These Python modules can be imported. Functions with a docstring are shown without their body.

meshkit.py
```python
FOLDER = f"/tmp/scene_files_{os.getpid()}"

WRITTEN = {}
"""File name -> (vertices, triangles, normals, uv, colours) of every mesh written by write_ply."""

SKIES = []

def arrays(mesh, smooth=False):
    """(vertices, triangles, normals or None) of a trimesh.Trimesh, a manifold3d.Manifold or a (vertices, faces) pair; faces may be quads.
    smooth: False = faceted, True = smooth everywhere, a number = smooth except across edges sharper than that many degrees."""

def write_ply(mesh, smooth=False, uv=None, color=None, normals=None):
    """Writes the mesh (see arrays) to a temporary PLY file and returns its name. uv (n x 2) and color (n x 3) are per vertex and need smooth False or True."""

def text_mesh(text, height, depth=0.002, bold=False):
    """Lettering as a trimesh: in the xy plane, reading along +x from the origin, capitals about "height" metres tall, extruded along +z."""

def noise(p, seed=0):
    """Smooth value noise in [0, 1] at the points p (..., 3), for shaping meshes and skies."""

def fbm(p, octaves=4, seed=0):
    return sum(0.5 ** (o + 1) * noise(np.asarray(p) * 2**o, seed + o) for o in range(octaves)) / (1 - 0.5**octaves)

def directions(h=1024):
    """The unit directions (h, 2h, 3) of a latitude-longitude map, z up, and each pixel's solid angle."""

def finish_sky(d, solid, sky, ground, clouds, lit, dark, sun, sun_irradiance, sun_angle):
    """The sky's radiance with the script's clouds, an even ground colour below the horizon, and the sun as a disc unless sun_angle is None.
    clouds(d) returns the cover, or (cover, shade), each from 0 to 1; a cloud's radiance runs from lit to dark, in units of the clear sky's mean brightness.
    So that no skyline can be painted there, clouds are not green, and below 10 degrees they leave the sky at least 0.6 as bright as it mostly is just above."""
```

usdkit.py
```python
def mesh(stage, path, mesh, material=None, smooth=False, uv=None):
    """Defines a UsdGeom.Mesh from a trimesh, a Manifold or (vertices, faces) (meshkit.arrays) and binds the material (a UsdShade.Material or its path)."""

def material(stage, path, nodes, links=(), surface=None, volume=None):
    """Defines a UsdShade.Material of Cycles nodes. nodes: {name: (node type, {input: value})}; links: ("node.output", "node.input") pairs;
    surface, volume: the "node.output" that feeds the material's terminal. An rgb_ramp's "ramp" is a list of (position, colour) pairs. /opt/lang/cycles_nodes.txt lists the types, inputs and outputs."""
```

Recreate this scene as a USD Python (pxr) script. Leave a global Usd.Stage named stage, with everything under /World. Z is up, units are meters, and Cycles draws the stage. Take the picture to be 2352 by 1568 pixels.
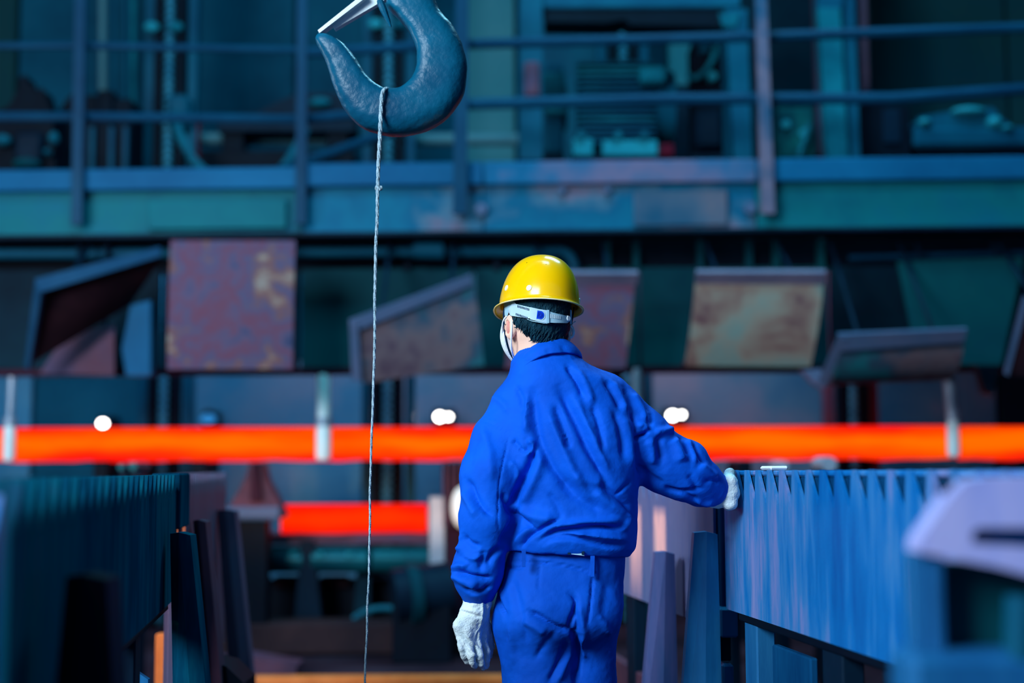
import math, sys
import numpy as np, trimesh
import manifold3d as m3
from manifold3d import Manifold, CrossSection
from scipy import sparse
from scipy.interpolate import CubicSpline, PchipInterpolator
import usdkit, meshkit
from pxr import Usd, UsdGeom, UsdLux, UsdShade, Gf, Sdf

stage = Usd.Stage.CreateInMemory()
UsdGeom.SetStageUpAxis(stage, 'Z'); UsdGeom.SetStageMetersPerUnit(stage, 1.0)
UsdGeom.Xform.Define(stage, '/World')
RNG = np.random.default_rng(7)

# ---------------------------------------------------------------- camera (eye 1.2 m, 50 mm lens wide open, tilted up 5 degrees)
F, CX, CY = 3267.0, 1176.0, 784.0
EYE = np.array([0.0, 0.0, 1.2])
TH, RO = math.atan(296 / F), math.radians(0.27)
_u0 = np.array([0, -math.sin(TH), math.cos(TH)]); _r0 = np.array([1.0, 0, 0])
FWD = np.array([0, math.cos(TH), math.sin(TH)])
RIGHT = _r0 * math.cos(RO) - _u0 * math.sin(RO); UP = _u0 * math.cos(RO) + _r0 * math.sin(RO)
cam = UsdGeom.Camera.Define(stage, '/World/Camera')
_m = Gf.Matrix4d(*RIGHT, 0, *UP, 0, *(-FWD), 0, *EYE, 1)
cam.AddTransformOp().Set(_m)
cam.CreateHorizontalApertureAttr(36.0); cam.CreateVerticalApertureAttr(24.0)
cam.CreateFocalLengthAttr(F / 2352 * 36.0)
cam.CreateFStopAttr(1.3); cam.CreateFocusDistanceAttr(3.58)
cam.CreateExposureAttr(0.0)

# ---------------------------------------------------------------- light: daylight through high windows on the left and roof lights, blue dusk sky
def look_at(eye, target):
    eye, target = np.array(eye, float), np.array(target, float)
    z = eye - target; z /= np.linalg.norm(z)
    x = np.cross([0, 0, 1.0], z)
    x = np.array([1.0, 0, 0]) if np.linalg.norm(x) < 1e-6 else x / np.linalg.norm(x)
    y = np.cross(z, x)
    return Gf.Matrix4d(*x, 0, *y, 0, *z, 0, *eye, 1)

def rect_light(name, eye, target, w, h, color, intensity):
    l = UsdLux.RectLight.Define(stage, '/World/' + name)
    l.AddTransformOp().Set(look_at(eye, target))
    l.CreateWidthAttr(w); l.CreateHeightAttr(h); l.CreateColorAttr(Gf.Vec3f(*color)); l.CreateIntensityAttr(intensity)
    return l

rect_light('window_daylight', (-4.9, -1.9, 4.6), (0.4, 4.0, 1.3), 3.4, 3.0, (0.68, 0.88, 1.0), 35.0)
rect_light('roof_light_front', (1.9, 8.2, 7.9), (0.9, 4.6, 1.0), 3.0, 1.6, (0.25, 0.75, 1.0), 26.0)
rect_light('roof_light_rear', (-0.5, 4.6, 8.4), (0.3, 9.6, 3.0), 3.0, 2.0, (0.12, 0.76, 1.0), 22.0)
rect_light('added_side_fill', (-4.4, 6.0, 2.3), (0.2, 9.7, 1.6), 0.8, 0.8, (0.72, 0.88, 1.0), 34.0)  # unseen fill added to brighten the guide posts and covers
_a = math.atan(456 / F); _U, _V = np.array([-math.sin(_a), math.cos(_a), 0]), np.array([math.cos(_a), math.sin(_a), 0])
_h = -2.2 * _V + 3.95 * _U + np.array([0, 0, 1.0])                  # added warm light, out of view beyond the left rack, casting stripes through gaps
rect_light('added_stripe_light', _h, _h + 3 * _V, 0.05, 0.05, (1.0, 0.46, 0.13), 70000.0)
for _k, (_x, _c) in enumerate(((-2.6, (0.16, 0.62, 1.0)), (0.9, (0.75, 0.75, 1.0)))):      # fill lights added under the platform, hidden by the hood, to brighten the lower wall
    rect_light(f'under_platform_fill_{_k}', (_x, 10.75, 2.9), (_x, 12.6, 1.6), 3.0, 0.25, _c, 20.0)
dome = UsdLux.DomeLight.Define(stage, '/World/sky')
dome.CreateColorAttr(Gf.Vec3f(0.16, 0.45, 1.0)); dome.CreateIntensityAttr(0.10)

# ---------------------------------------------------------------- helpers
def ray(px, py):
    return FWD + (px - CX) / F * RIGHT + (CY - py) / F * UP

def W(px, py, d):
    """The point at depth d (metres ahead of the camera along the floor) seen at a pixel of the photograph."""
    r = ray(px, py)
    return EYE + r * (d / r[1])

def proj(p):
    q = np.asarray(p, float) - EYE
    z = q @ FWD
    return np.stack([CX + F * (q @ RIGHT) / z, CY - F * (q @ UP) / z], -1)

def lin(r, g, b):
    c = np.array([r, g, b]) / 255.0
    return tuple(np.where(c <= 0.04045, c / 12.92, ((c + 0.055) / 1.055) ** 2.4))

used = {}
origins = {'/World': np.zeros(3)}
def numbered(path):
    n = used.get(path, -1) + 1; used[path] = n
    return path if n == 0 else f'{path}_{n:03d}'

def tag(prim, label=None, cat=None, group=None, kind=None):
    for k, v in (('label', label), ('category', cat), ('group', group), ('kind', kind)):
        if v: prim.SetCustomDataByKey(k, v)

def thing(name, label, cat, loc=(0, 0, 0), group=None, kind=None):
    path = numbered('/World/' + name)
    x = UsdGeom.Xform.Define(stage, path); x.AddTranslateOp().Set(Gf.Vec3d(*map(float, loc)))
    origins[path] = np.array(loc, float)
    tag(x.GetPrim(), label, cat, group, kind)
    return path

def arr(mesh):
    return meshkit.arrays(mesh)[:2]

def join(*ms):
    vs, fs, n = [], [], 0
    for m in ms:
        v, f = arr(m); vs.append(v); fs.append(f + n); n += len(v)
    return (np.vstack(vs), np.vstack(fs))

def part(name, mesh, mat, parent='/World', smooth=35, label=None, cat=None, group=None, kind=None):
    """One Mesh prim. World coordinates in; stored relative to the thing it belongs to."""
    path = numbered(parent + '/' + name)
    base = parent
    while base not in origins: base = base.rsplit('/', 1)[0]
    v, f = arr(mesh)
    usdkit.mesh(stage, path, (v - origins[base], f), M[mat], smooth)
    tag(stage.GetPrimAtPath(path), label, cat, group, kind)
    return path

def box(lo, hi, ch=0.0):
    lo, hi = np.array(lo, float), np.array(hi, float)
    lo, hi = np.minimum(lo, hi), np.maximum(lo, hi)
    if ch <= 0:
        m = trimesh.creation.box(hi - lo); m.apply_translation((lo + hi) / 2); return m
    pts = []
    for sx in (0, 1):
        for sy in (0, 1):
            for sz in (0, 1):
                c = np.where([sx, sy, sz], hi, lo); d = np.where([sx, sy, sz], -ch, ch)
                for k in range(3):
                    q = c + d; q[k] = c[k]; pts.append(q)
    return Manifold.hull_points(np.array(pts))

def bpx(x0, y0, x1, y1, d, dep, ch=0.004):
    """A block whose front face, at depth d, spans a rectangle of the photograph; dep deep."""
    a, b = W(x0, (y0 + y1) / 2, d), W(x1, (y0 + y1) / 2, d)
    t, u = W((x0 + x1) / 2, y0, d), W((x0 + x1) / 2, y1, d)
    return box((a[0], d, u[2]), (b[0], d + dep, t[2]), ch)

def tube(pts, r, sides=10, closed=False, cap=True):
    p = np.asarray(pts, float); n = len(p)
    r = np.broadcast_to(np.asarray(r, float), (n,))
    t = np.gradient(p, axis=0) if not closed else np.roll(p, -1, 0) - np.roll(p, 1, 0)
    t /= np.linalg.norm(t, axis=1, keepdims=True) + 1e-12
    a = np.cross(t[0], [0, 0, 1.0]); a = np.cross(t[0], [1.0, 0, 0]) if np.linalg.norm(a) < 0.1 else a
    a /= np.linalg.norm(a); A = []
    for i in range(n):
        a = a - t[i] * (a @ t[i]); a /= np.linalg.norm(a); A.append(a)
    A = np.array(A); B = np.cross(t, A); g = np.arange(sides) * 2 * np.pi / sides
    v = (p[:, None] + r[:, None, None] * (np.cos(g)[None, :, None] * A[:, None] + np.sin(g)[None, :, None] * B[:, None])).reshape(-1, 3)
    f = []
    for i in range(n if closed else n - 1):
        k = (i + 1) % n
        for j in range(sides):
            l = (j + 1) % sides
            f += [[i * sides + j, i * sides + l, k * sides + l], [i * sides + j, k * sides + l, k * sides + j]]
    if cap and not closed:
        v = np.vstack([v, p[0], p[-1]])
        for j in range(sides):
            l = (j + 1) % sides
            f += [[len(v) - 2, l, j], [len(v) - 1, (n - 1) * sides + j, (n - 1) * sides + l]]
    return (v, np.array(f))

def spline(pts, n):
    p = np.asarray(pts, float)
    s = np.r_[0, np.cumsum(np.linalg.norm(np.diff(p, axis=0), axis=1))]
    return CubicSpline(s, p)(np.linspace(0, s[-1], n))

def cyl(a, b, r, sides=20):
    return tube([a, b], r, sides)

def lathe(profile, origin, axis='z', sides=28):
    """profile: (radius, height) pairs."""
    pr = np.array(profile, float); g = np.arange(sides) * 2 * np.pi / sides
    v = np.stack([pr[:, :1] * np.cos(g), pr[:, :1] * np.sin(g), np.broadcast_to(pr[:, 1:], (len(pr), sides))], -1).reshape(-1, 3)
    f = []
    for i in range(len(pr) - 1):
        for j in range(sides):
            l = (j + 1) % sides
            f += [[i * sides + j, i * sides + l, (i + 1) * sides + l], [i * sides + j, (i + 1) * sides + l, (i + 1) * sides + j]]
    if axis == 'x': v = v[:, [2, 0, 1]]
    if axis == 'y': v = v[:, [1, 2, 0]]
    return (v + np.array(origin), np.array(f))

def prism(poly, d, dep):
    """Polygon of photograph pixels standing upright at depth d, dep thick (away from the camera)."""
    p = np.array([W(x, y, d) for x, y in poly])
    cs = CrossSection([p[:, [0, 2]]], m3.FillRule.NonZero)
    v, f = arr(cs.extrude(dep))
    return (np.stack([v[:, 0], d + dep - v[:, 2], v[:, 1]], 1), f)

def slab(quad, thick, bend=0.0, nu=10, nv=6, normal_to=EYE):
    """A plate through four corners (tl, tr, br, bl), given thickness, bowed by bend."""
    q = [np.array(c, float) for c in quad]
    n = np.cross(q[1] - q[0], q[3] - q[0]); n /= np.linalg.norm(n)
    if n @ (np.array(normal_to) - q[0]) < 0: n = -n
    u, w = np.meshgrid(np.linspace(0, 1, nu + 1), np.linspace(0, 1, nv + 1))
    u, w = u.ravel()[:, None], w.ravel()[:, None]
    g = (q[0] * (1 - u) + q[1] * u) * (1 - w) + (q[3] * (1 - u) + q[2] * u) * w
    g = g + n * bend * (1 - (2 * w - 1) ** 2)
    N = len(g); v = np.vstack([g, g - n * thick]); f = []
    idx = lambda i, j: i * (nu + 1) + j
    for i in range(nv):
        for j in range(nu):
            a, b, c, d = idx(i, j), idx(i, j + 1), idx(i + 1, j + 1), idx(i + 1, j)
            f += [[a, d, c], [a, c, b], [a + N, c + N, d + N], [a + N, b + N, c + N]]
    ring = [idx(0, j) for j in range(nu)] + [idx(i, nu) for i in range(nv)] + [idx(nv, j) for j in range(nu, 0, -1)] + [idx(i, 0) for i in range(nv, 0, -1)]
    for a, b in zip(ring, ring[1:] + ring[:1]):
        f += [[a, b, b + N], [a, b + N, a + N]]
    m = trimesh.Trimesh(v, np.array(f), process=False); m.fix_normals()
    return m

# ---- signed distance modelling: a grid, its zero surface (surface nets)
def nets(Fv, xs, ys, zs):
    s = Fv < 0
    c = [s[i:s.shape[0] - 1 + i, j:s.shape[1] - 1 + j, k:s.shape[2] - 1 + k] for i in (0, 1) for j in (0, 1) for k in (0, 1)]
    a, o = c[0].copy(), c[0].copy()
    for x in c[1:]: a &= x; o |= x
    I, J, K = np.nonzero(o & ~a)
    cid = -np.ones(a.shape, np.int64); cid[I, J, K] = np.arange(len(I))
    acc, cnt = np.zeros((len(I), 3)), np.zeros(len(I))
    co = [(i, j, k) for i in (0, 1) for j in (0, 1) for k in (0, 1)]
    for p in co:
        for ax in range(3):
            if p[ax]: continue
            q = list(p); q[ax] = 1
            fa = Fv[I + p[0], J + p[1], K + p[2]]; fb = Fv[I + q[0], J + q[1], K + q[2]]
            ok = (fa < 0) != (fb < 0)
            t = np.where(ok, fa / np.where(ok, fa - fb, 1), 0)
            A = np.stack([xs[I + p[0]], ys[J + p[1]], zs[K + p[2]]], 1); B = np.stack([xs[I + q[0]], ys[J + q[1]], zs[K + q[2]]], 1)
            acc += np.where(ok[:, None], A + (B - A) * t[:, None], 0); cnt += ok
    v = acc / cnt[:, None]
    fs = []
    for ax in range(3):
        sl0 = [slice(None)] * 3; sl1 = [slice(None)] * 3
        sl0[ax] = slice(0, -1); sl1[ax] = slice(1, None)
        d = s[tuple(sl0)] != s[tuple(sl1)]
        b, e = [x for x in range(3) if x != ax]
        idx = np.array(np.nonzero(d)).T
        ok = (idx[:, b] > 0) & (idx[:, e] > 0) & (idx[:, b] < a.shape[b]) & (idx[:, e] < a.shape[e])
        idx = idx[ok]
        inside = s[tuple(idx.T)]
        def at(db, de):
            q = idx.copy(); q[:, b] += db; q[:, e] += de
            return cid[q[:, 0], q[:, 1], q[:, 2]]
        q = np.stack([at(-1, -1), at(0, -1), at(0, 0), at(-1, 0)], 1)
        flip = inside if ax != 1 else ~inside
        q[~flip] = q[~flip][:, ::-1]
        fs.append(q)
    q = np.vstack(fs)
    q = q[(q >= 0).all(1)]
    return v, np.vstack([q[:, [0, 1, 2]], q[:, [0, 2, 3]]])

def normals(v, f):
    n = np.zeros_like(v); c = np.cross(v[f[:, 1]] - v[f[:, 0]], v[f[:, 2]] - v[f[:, 0]])
    for k in range(3): np.add.at(n, f[:, k], c)
    return n / (np.linalg.norm(n, axis=1, keepdims=True) + 1e-20)

def relax(v, f, n=4, lam=0.5, mu=-0.52):
    e = np.vstack([f[:, [0, 1]], f[:, [1, 2]], f[:, [2, 0]]]); e = np.vstack([e, e[:, ::-1]])
    A = sparse.csr_matrix((np.ones(len(e)), (e[:, 0], e[:, 1])), (len(v), len(v))); A.data[:] = 1
    D = sparse.diags(1 / np.maximum(np.asarray(A.sum(1)).ravel(), 1)); L = D @ A
    for _ in range(n):
        for k in (lam, mu): v = v + k * (L @ v - v)
    return v

class Grid:
    def __init__(s, xs, ys, zs):
        s.xs, s.ys, s.zs = (np.asarray(q, np.float32) for q in (xs, ys, zs))
        s.X, s.Y, s.Z = np.meshgrid(s.xs, s.ys, s.zs, indexing='ij', sparse=True)
    def surf(s, Fv, sm=3):
        v, f = nets(Fv, s.xs.astype(float), s.ys.astype(float), s.zs.astype(float))
        return relax(v, f, sm), f
    def cone(s, a, b, ra, rb):
        a, b = np.asarray(a, float), np.asarray(b, float); d = b - a; l2 = d @ d
        h = np.clip(((s.X - a[0]) * d[0] + (s.Y - a[1]) * d[1] + (s.Z - a[2]) * d[2]) / l2, 0, 1)
        return np.sqrt((s.X - a[0] - d[0] * h) ** 2 + (s.Y - a[1] - d[1] * h) ** 2 + (s.Z - a[2] - d[2] * h) ** 2) - (ra + (rb - ra) * h)
    def chain(s, pts, rs, k=0.0):
        o = None
        for i in range(len(pts) - 1):
            c = s.cone(pts[i], pts[i + 1], rs[i], rs[i + 1]); o = c if o is None else smin(o, c, k)
        return o
    def ell(s, c, R, ax=np.eye(3)):
        P = [(s.X - c[0]) * ax[i][0] + (s.Y - c[1]) * ax[i][1] + (s.Z - c[2]) * ax[i][2] for i in range(3)]
        k0 = np.sqrt(sum((P[i] / R[i]) ** 2 for i in range(3))); k1 = np.sqrt(sum((P[i] / R[i] ** 2) ** 2 for i in range(3)))
        return k0 * (k0 - 1) / np.maximum(k1, 1e-6)

def smax(a, b, k): return -smin(-a, -b, k)
def smin(a, b, k):
    if k <= 0: return np.minimum(a, b)
    h = np.maximum(k - np.abs(a - b), 0) / k
    return np.minimum(a, b) - h * h * k * 0.25

def ramp_axis(lo, hi, a, b, fine, coarse):
    """Grid line positions: fine between a and b, coarse outside."""
    o = [lo]
    while o[-1] < hi:
        o.append(o[-1] + (fine if a - coarse <= o[-1] <= b else coarse))
    return np.array(o)

def strokes(v, f, S, facing=0.05, rounds=1):
    """Sculpts folds: each stroke is a polyline over the figure's visible side, a width in pixels and a height in millimetres."""
    n = normals(v, f); uv = proj(v); view = EYE - v; view /= np.linalg.norm(view, axis=1, keepdims=True)
    w = np.clip(((n * view).sum(1) - facing) / 0.3, 0, 1)
    off = np.zeros(len(v))
    for pts, width, amp in S:
        p = np.array(pts, float)
        if len(p) > 2:
            q = spline(p, 4 * len(p))
        else:
            q = p
        lo, hi = q.min(0) - 3 * width, q.max(0) + 3 * width
        k = np.nonzero(((uv > lo) & (uv < hi)).all(1) & (w > 0))[0]
        if not len(k): continue
        best = np.full(len(k), 1e9); at = np.zeros(len(k))
        for i in range(len(q) - 1):
            d = q[i + 1] - q[i]; h = np.clip(((uv[k] - q[i]) @ d) / (d @ d + 1e-9), 0, 1)
            dist = np.linalg.norm(uv[k] - q[i] - h[:, None] * d, axis=1)
            b = dist < best; best[b] = dist[b]; at[b] = (i + h[b]) / (len(q) - 1)
        taper = np.minimum(1, np.minimum(at, 1 - at) * 5 + 0.25)
        off[k] += amp * 1e-3 * np.exp(-(best / width) ** 2) * taper
    return v + n * (off * w)[:, None]

# ---------------------------------------------------------------- materials
M = {}
DIM = [1.0]
def mat(name, cols, scale=3.0, rough=0.5, metal=0.0, bump=0.0, bscale=40.0, detail=5.0, stretch=(1, 1, 1), ior_level=0.06, sheen=0.0, coat=0.0, emit=None, pos=None, distort=0.0, rand=0.0):
    """Noise-mottled surface. cols: one colour or the colours of the ramp, light and dark patches in order."""
    path = '/World/Looks/' + name
    if np.ndim(cols[0]) == 0: cols = [cols]
    cols = [tuple(np.array(c) * DIM[0]) for c in cols]
    nodes = {'p': ('principled_bsdf', {'roughness': rough, 'metallic': metal, 'specular_ior_level': ior_level, 'sheen_weight': sheen, 'coat_weight': coat}),
             'g': ('geometry', {}), 'mp': ('mapping', {'scale': stretch})}
    links = [('g.position', 'mp.vector')]
    if len(cols) == 1:
        nodes['p'][1]['base_color'] = cols[0]
    else:
        nodes['n'] = ('noise_texture', {'scale': scale, 'detail': detail, 'roughness': 0.6, 'distortion': distort})
        ps = pos or list(np.linspace(0.3, 0.7, len(cols)))
        nodes['r'] = ('rgb_ramp', {'ramp': list(zip(ps, cols))})
        links += [('mp.vector', 'n.vector'), ('n.fac', 'r.fac'), ('r.color', 'p.base_color')]
    if bump:
        nodes['bn'] = ('noise_texture', {'scale': bscale, 'detail': 4.0})
        nodes['b'] = ('bump', {'strength': bump, 'distance': 0.01})
        links += [('mp.vector', 'bn.vector'), ('bn.fac', 'b.height'), ('b.normal', 'p.normal')]
    if emit:
        nodes['p'][1]['emission_color'] = emit[0]; nodes['p'][1]['emission_strength'] = emit[1]
    M[name] = usdkit.material(stage, path, nodes, links, surface='p.BSDF')

def hot(name, cols, pos, strength, scale, stretch, zc, half):
    """Glowing steel: hottest along the middle, cooler at its edges, in uneven patches."""
    nodes = {'g': ('geometry', {}), 'mp': ('mapping', {'scale': stretch}), 'n': ('noise_texture', {'scale': scale, 'detail': 3.0}), 'z': ('separate_xyz', {}),
             'a': ('math', {'math_type': 'subtract', 'value2': zc}), 'b': ('math', {'math_type': 'absolute'}), 'c': ('math', {'math_type': 'multiply_add', 'value2': -0.55 / half, 'value3': 0.36}),
             'd': ('math', {'math_type': 'add'}),
             'r': ('rgb_ramp', {'ramp': list(zip(pos, cols))}), 'p': ('principled_bsdf', {'base_color': (0.01, 0.002, 0.001), 'roughness': 0.9, 'specular_ior_level': 0.0, 'emission_strength': strength})}
    M[name] = usdkit.material(stage, '/World/Looks/' + name, nodes, [('g.position', 'mp.vector'), ('mp.vector', 'n.vector'), ('g.position', 'z.vector'), ('z.z', 'a.value1'), ('a.value', 'b.value1'), ('b.value', 'c.value1'),
        ('n.fac', 'd.value1'), ('c.value', 'd.value2'), ('d.value', 'r.fac'), ('r.color', 'p.emission_color')], surface='p.BSDF')

def emitter(name, col, s):
    M[name] = usdkit.material(stage, '/World/Looks/' + name, {'e': ('emission', {'color': col, 'strength': s})}, surface='e.emission')
def sc(c, k): return tuple(np.array(c) * k)

DIM[0] = 0.66
T1, T2, T3 = (0.003, 0.14, 0.28), (0.004, 0.24, 0.34), (0.002, 0.08, 0.20)
mat('girder_paint', [T3, (0.004, 0.18, 0.32), T1, (0.08, 0.20, 0.32), (0.26, 0.18, 0.28), T2], 1.1, 0.5, bump=0.2, pos=[0.28, 0.42, 0.5, 0.56, 0.62, 0.7])
mat('girder_teal', [(0.002, 0.13, 0.19), (0.003, 0.20, 0.24)], 1.5, 0.5)
mat('girder_rosy', [(0.02, 0.10, 0.19), (0.10, 0.14, 0.22), (0.20, 0.16, 0.22)], 2.0, 0.5, pos=[0.3, 0.5, 0.65])
mat('flange_paint', [(0.003, 0.09, 0.22), (0.008, 0.15, 0.32), (0.24, 0.17, 0.30), (0.02, 0.15, 0.30)], 0.9, 0.5, pos=[0.35, 0.5, 0.62, 0.72])
mat('rail_paint', [(0.002, 0.04, 0.10), (0.004, 0.07, 0.15)], 2.0, 0.45)
mat('rusty_post_paint', [(0.03, 0.10, 0.2), (0.30, 0.19, 0.28)], 1.3, 0.5, pos=[0.4, 0.55])
mat('dark_steel', [(0.002, 0.010, 0.026), (0.004, 0.022, 0.05)], 3.0, 0.5, bump=0.1)
mat('black_steel', [(0.001, 0.004, 0.012), (0.002, 0.008, 0.02)], 3.0, 0.55)
mat('wall_teal', [(0.002, 0.05, 0.10), (0.004, 0.09, 0.16), (0.008, 0.12, 0.20)], 0.55, 0.7, pos=[0.35, 0.5, 0.68])
mat('wall_grey', [(0.03, 0.22, 0.42), (0.10, 0.32, 0.50), (0.30, 0.36, 0.50)], 0.7, 0.7, pos=[0.35, 0.5, 0.65])
mat('wall_olive', [(0.004, 0.045, 0.07), (0.012, 0.06, 0.065)], 0.7, 0.7)
mat('wall_pale', [(0.03, 0.20, 0.26), (0.10, 0.26, 0.31)], 0.8, 0.6)
mat('machine_blue', [(0.002, 0.06, 0.13), (0.004, 0.12, 0.2)], 1.8, 0.45)
mat('machine_teal', [(0.003, 0.10, 0.16), (0.006, 0.20, 0.28)], 2.0, 0.4, pos=[0.4, 0.65])
mat('machine_green', [(0.002, 0.06, 0.09), (0.005, 0.15, 0.15)], 4.0, 0.5, pos=[0.45, 0.7])
mat('pale_teal', [(0.01, 0.26, 0.36), (0.03, 0.36, 0.46)], 3.0, 0.4)
mat('hose_rubber', [(0.004, 0.10, 0.17), (0.01, 0.16, 0.24)], 5.0, 0.5)
mat('pipe_grey', [(0.05, 0.19, 0.26), (0.14, 0.24, 0.28)], 1.2, 0.45)
mat('red_paint', (0.16, 0.004, 0.02), rough=0.5)
mat('screw_steel', [(0.02, 0.16, 0.28), (0.08, 0.34, 0.48)], 6.0, 0.4)
mat('rust_plate', [(0.03, 0.06, 0.15), (0.15, 0.10, 0.19), (0.22, 0.07, 0.12), (0.12, 0.10, 0.2), (0.26, 0.10, 0.10), (0.40, 0.28, 0.25), (0.30, 0.24, 0.26)], 3.6, 0.65, bump=0.3, bscale=14, pos=[0.3, 0.4, 0.47, 0.54, 0.60, 0.67, 0.74], distort=0.3)
mat('rust_plate_pale', [(0.16, 0.05, 0.08), (0.36, 0.20, 0.17), (0.42, 0.33, 0.27), (0.28, 0.36, 0.33), (0.40, 0.40, 0.34)], 2.1, 0.65, bump=0.3, bscale=14, pos=[0.32, 0.42, 0.5, 0.58, 0.68], distort=0.5)
mat('rust_plate_teal', [(0.10, 0.05, 0.10), (0.22, 0.15, 0.18), (0.05, 0.10, 0.17), (0.01, 0.26, 0.30)], 1.9, 0.6, bump=0.3, bscale=14, pos=[0.35, 0.46, 0.55, 0.66])
mat('rust_dark', [(0.010, 0.006, 0.012), (0.03, 0.012, 0.02), (0.06, 0.02, 0.03)], 2.2, 0.7, bump=0.3, bscale=14)
mat('plate_edge', [(0.07, 0.14, 0.27), (0.16, 0.17, 0.30)], 2.5, 0.5)
mat('edge_blue', [(0.003, 0.05, 0.13), (0.02, 0.09, 0.19)], 2.5, 0.5)
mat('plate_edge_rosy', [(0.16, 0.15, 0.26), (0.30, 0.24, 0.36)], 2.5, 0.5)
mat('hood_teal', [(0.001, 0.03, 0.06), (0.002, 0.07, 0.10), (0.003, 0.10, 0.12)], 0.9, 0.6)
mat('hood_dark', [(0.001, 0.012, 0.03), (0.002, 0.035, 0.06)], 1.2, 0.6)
mat('maroon_edge', [(0.06, 0.012, 0.03), (0.03, 0.01, 0.03)], 3.0, 0.6)
mat('maroon_steel', [(0.05, 0.035, 0.07), (0.16, 0.06, 0.10), (0.10, 0.07, 0.15)], 2.2, 0.55)
DIM[0] = 1.0
mat('white_sleeve', [(0.74, 0.76, 0.78), (0.93, 0.94, 0.95)], 6.0, 0.35)
mat('steel_light', [(0.22, 0.28, 0.38), (0.42, 0.45, 0.55)], 4.0, 0.4, metal=0.3)
mat('floor_scale', [(0.008, 0.006, 0.012), (0.025, 0.012, 0.022), (0.04, 0.025, 0.04)], 1.4, 0.7, bump=0.5, bscale=9)
mat('brown_beam', [(0.012, 0.008, 0.014), (0.05, 0.022, 0.025)], 1.6, 0.7)
mat('roller_teal', [(0.004, 0.05, 0.08), (0.006, 0.10, 0.13)], 3.0, 0.3, metal=0.3)
hot('hot_orange', [(1.0, 0.008, 0.003), (1.0, 0.04, 0.0), (1.0, 0.075, 0.0), (1.0, 0.13, 0.0)], [0.30, 0.46, 0.62, 0.80], 1.2, 2.2, (0.6, 1, 3.0), W(700, 1019, 10.3)[2], .12)
hot('hot_red', [(1.0, 0.005, 0.003), (1.0, 0.014, 0.0), (1.0, 0.03, 0.0)], [0.3, 0.55, 0.85], 1.15, 2.0, (1, 1, 2), W(810, 1190, 10.1)[2], .098)
hot('hot_amber', [(1.0, 0.16, 0.01), (1.0, 0.32, 0.03)], [0.4, 0.6], 2.6, 5.0, (1, 1, 1), 0.02, .03)
emitter('lamp_white', (1.0, 0.98, 0.92), 14.0)
emitter('lamp_blue', (0.03, 0.24, 0.62), 1.0)
mat('orange_glow_steel', [(0.75, 0.14, 0.03), (0.95, 0.22, 0.06)], 8.0, 0.6)  # orange glow of nearby hot steel put into the base colour

# ================================================================ the setting
part('floor', box((-14, -4, -0.3), (14, 13.6, 0.0)), 'floor_scale', kind='structure')
WB = 12.6                                                          # back wall: sheet panels between posts
wb = thing('wall_back', None, None, (0, WB, 0), kind='structure')
xs = [-9.0, -4.47, -3.88, -3.05, -1.95, -0.45, 0.05, 0.98, 2.05, 3.1, 4.5, 9.0]
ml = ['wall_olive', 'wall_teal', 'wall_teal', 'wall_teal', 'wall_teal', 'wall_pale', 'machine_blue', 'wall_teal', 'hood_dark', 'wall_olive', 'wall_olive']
for i in range(len(xs) - 1):
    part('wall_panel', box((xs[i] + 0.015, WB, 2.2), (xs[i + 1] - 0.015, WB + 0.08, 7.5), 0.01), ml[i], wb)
xl = [-9.0, -4.25, -3.0, -1.2, 0.9, 2.8, 4.3, 9.0]
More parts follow.
